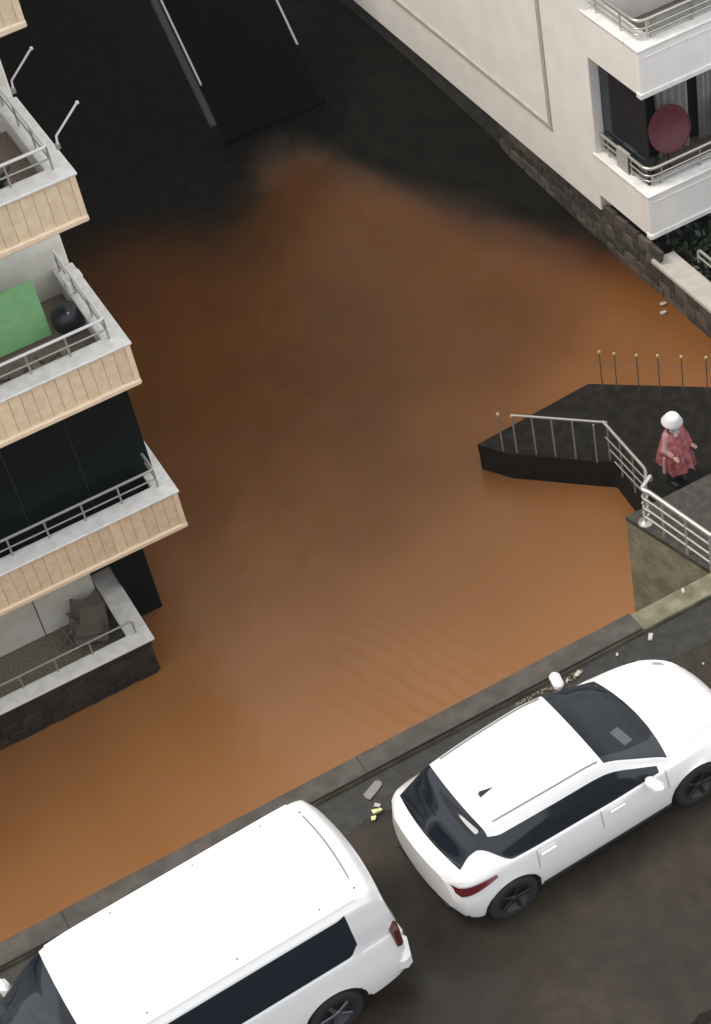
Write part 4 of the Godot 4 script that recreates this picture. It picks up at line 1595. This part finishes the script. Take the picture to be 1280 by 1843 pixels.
	for i in rows:
		for k in n:
			var l := (k + 1) % n
			quad(po, g[i + 1][l], g[i + 1][k], g[i][k], g[i][l])
	var pm := mottled(lin(.25, .05, .06), lin(.46, .18, .19), .75, 1.0, 88, .014)
	pm.cull_mode = BaseMaterial3D.CULL_DISABLED
	obj("poncho", done(po), pm, o)
	var pale := plain(lin(.45, .25, .25), .8)
	for s in [-1.0, 1.0]:
		var sc := mb()
		flesh(sc, [[V.call(s * .17, 1.235, .02), V.call(s * .275, .98, .055), .075, .062], [V.call(s * .275, .98, .055), V.call(s * .245, .90, .19), .060, .052]], .012, .012)
		obj("sleeve", done(sc), pale if s < 0 else pm, o)
	# pale trim hanging at both sides of the hem
	for s in [-1.0, 1.0]:
		var tm := mb()
		flesh(tm, [[V.call(s * .30, .80, .06), V.call(s * .33, .50, .07), .035, .04]], .012, .01)
		obj("sleeve_end", done(tm), pale, o)
	var hr := mb()
	flesh(hr, [[V.call(0, 1.50, -.02), V.call(0, 1.36, -.055), .098, .085], [V.call(-.085, 1.46, .02), V.call(-.105, 1.30, .035), .045, .04], [V.call(.085, 1.46, .02), V.call(.105, 1.30, .035), .045, .04]], .010, .012)
	obj("hair", done(hr), plain(lin(.012, .010, .010), .7), o)
	# scarf and wide hat
	var sf := mb()
	flesh(sf, [[V.call(-.08, 1.345, .06), V.call(.08, 1.345, .06), .055, .055], [V.call(0, 1.33, .08), V.call(.03, 1.16, .17), .05, .045], [V.call(-.04, 1.345, .09), V.call(-.06, 1.25, .15), .04, .04]], .010, .012)
	obj("scarf", done(sf), plain(lin(.52, .46, .48), .85), o)
	var ht := mb()
	lathe(ht, Transform3D(Basis(Vector3.RIGHT, .16), V.call(0, 1.515, .025)), [Vector2(.11, -.02), Vector2(.195, -.05), Vector2(.20, -.04), Vector2(.155, .01), Vector2(.145, .06), Vector2(.115, .105), Vector2(.06, .128), Vector2(0, .132)], 36)
	obj("hat", done(ht), plain(lin(.78, .76, .79), .8), o)

# ------------------------------------------------------------------ litter
func litter() -> void:
	var yl := thing("crumpled_wrapper", "crumpled pale yellow wrapper lying on the road between the van and the car", "litter", Vector3(3.92, 0, -13.70))
	for k in 4:
		var q := obj("fold", lump([Vector3(.09, .06, .07), Vector3(.07, .04, .07), Vector3(.09, .04, .05), Vector3(.06, .06, .06)][k], .5, 400 + k), M.litter_yellow if k != 2 else M.litter_white, yl)
		q.position = [Vector3(0, .035, 0), Vector3(-.07, .03, .08), Vector3(.06, .03, -.07), Vector3(.05, .04, .02)][k]
		q.rotation.y = k * 1.1
	var gp := obj("flat_card", lump(Vector3(.30, .02, .13), .3, 410), M.litter_grey)
	gp.position = Vector3(4.05, .016, -14.02)
	gp.rotation.y = .45
	tag(gp, "flat grey strip of card lying in the gutter behind the yellow wrapper", "litter")
	var places := [
		[Vector3(7.05, .01, -14.12), .16, "longest white scrap of paper in the gutter near the car's far mirror"],
		[Vector3(6.88, .01, -14.10), .09, "small white scrap just left of the longest gutter scrap"],
		[Vector3(8.12, .01, -14.10), .14, "white scrap in the gutter close under the grey landing block"],
		[Vector3(7.62, .01, -14.10), .10, "pale scrap alone in the gutter halfway between the car mirror and landing"],
		[Vector3(8.82, .16, -14.40), .10, "white crumpled scrap on the coping at the foot of the landing"],
		[Vector3(8.40, .01, -13.35), .07, "tiny pale scrap on the road right of the car bonnet"]]
	var i := 0
	for p in places:
		var s := obj("paper_scrap", lump(Vector3(p[1] * .75, .03, p[1] * .4), .5, 420 + i), M.litter_white)
		s.position = p[0] + Vector3(0, .015, 0)
		s.rotation.y = .45 + .2 * i
		tag(s, p[2], "litter", "paper scraps along the kerb")
		i += 1
	var dl := mb()
	for k in 60:
		var c := Vector3(6.15 + rng.randf() * 1.0, .014 + rng.randf() * .02, -14.16 + absf(rng.randfn(0, .06)))
		var d := Vector3(rng.randf() - .5, .15 * rng.randf(), rng.randf() - .5).normalized() * rng.randf_range(.015, .035)
		var e := d.cross(Vector3.UP) * .5
		quad(dl, c - d, c + e, c + d, c - e)
	var drift := obj("dead_leaves", done(dl), M.leaf_litter)
	tag(drift, "thin drift of small brown dead leaves in the gutter by the car's far mirror", "leaves")
	drift.set_meta("kind", "stuff")
	for k in 2:
		var s := obj("floating_scrap", lump(Vector3(.13, .06, .09), .4, 460 + k), M.litter_white)
		s.position = Vector3(SIDE - .12 - .14 * k, WATER + .02, -24.75 + .22 * k)
		tag(s, ["white scrap floating by the stone wall, the farther of two", "white scrap floating by the stone wall, the nearer of two"][k], "litter", "scraps floating by the stone wall")
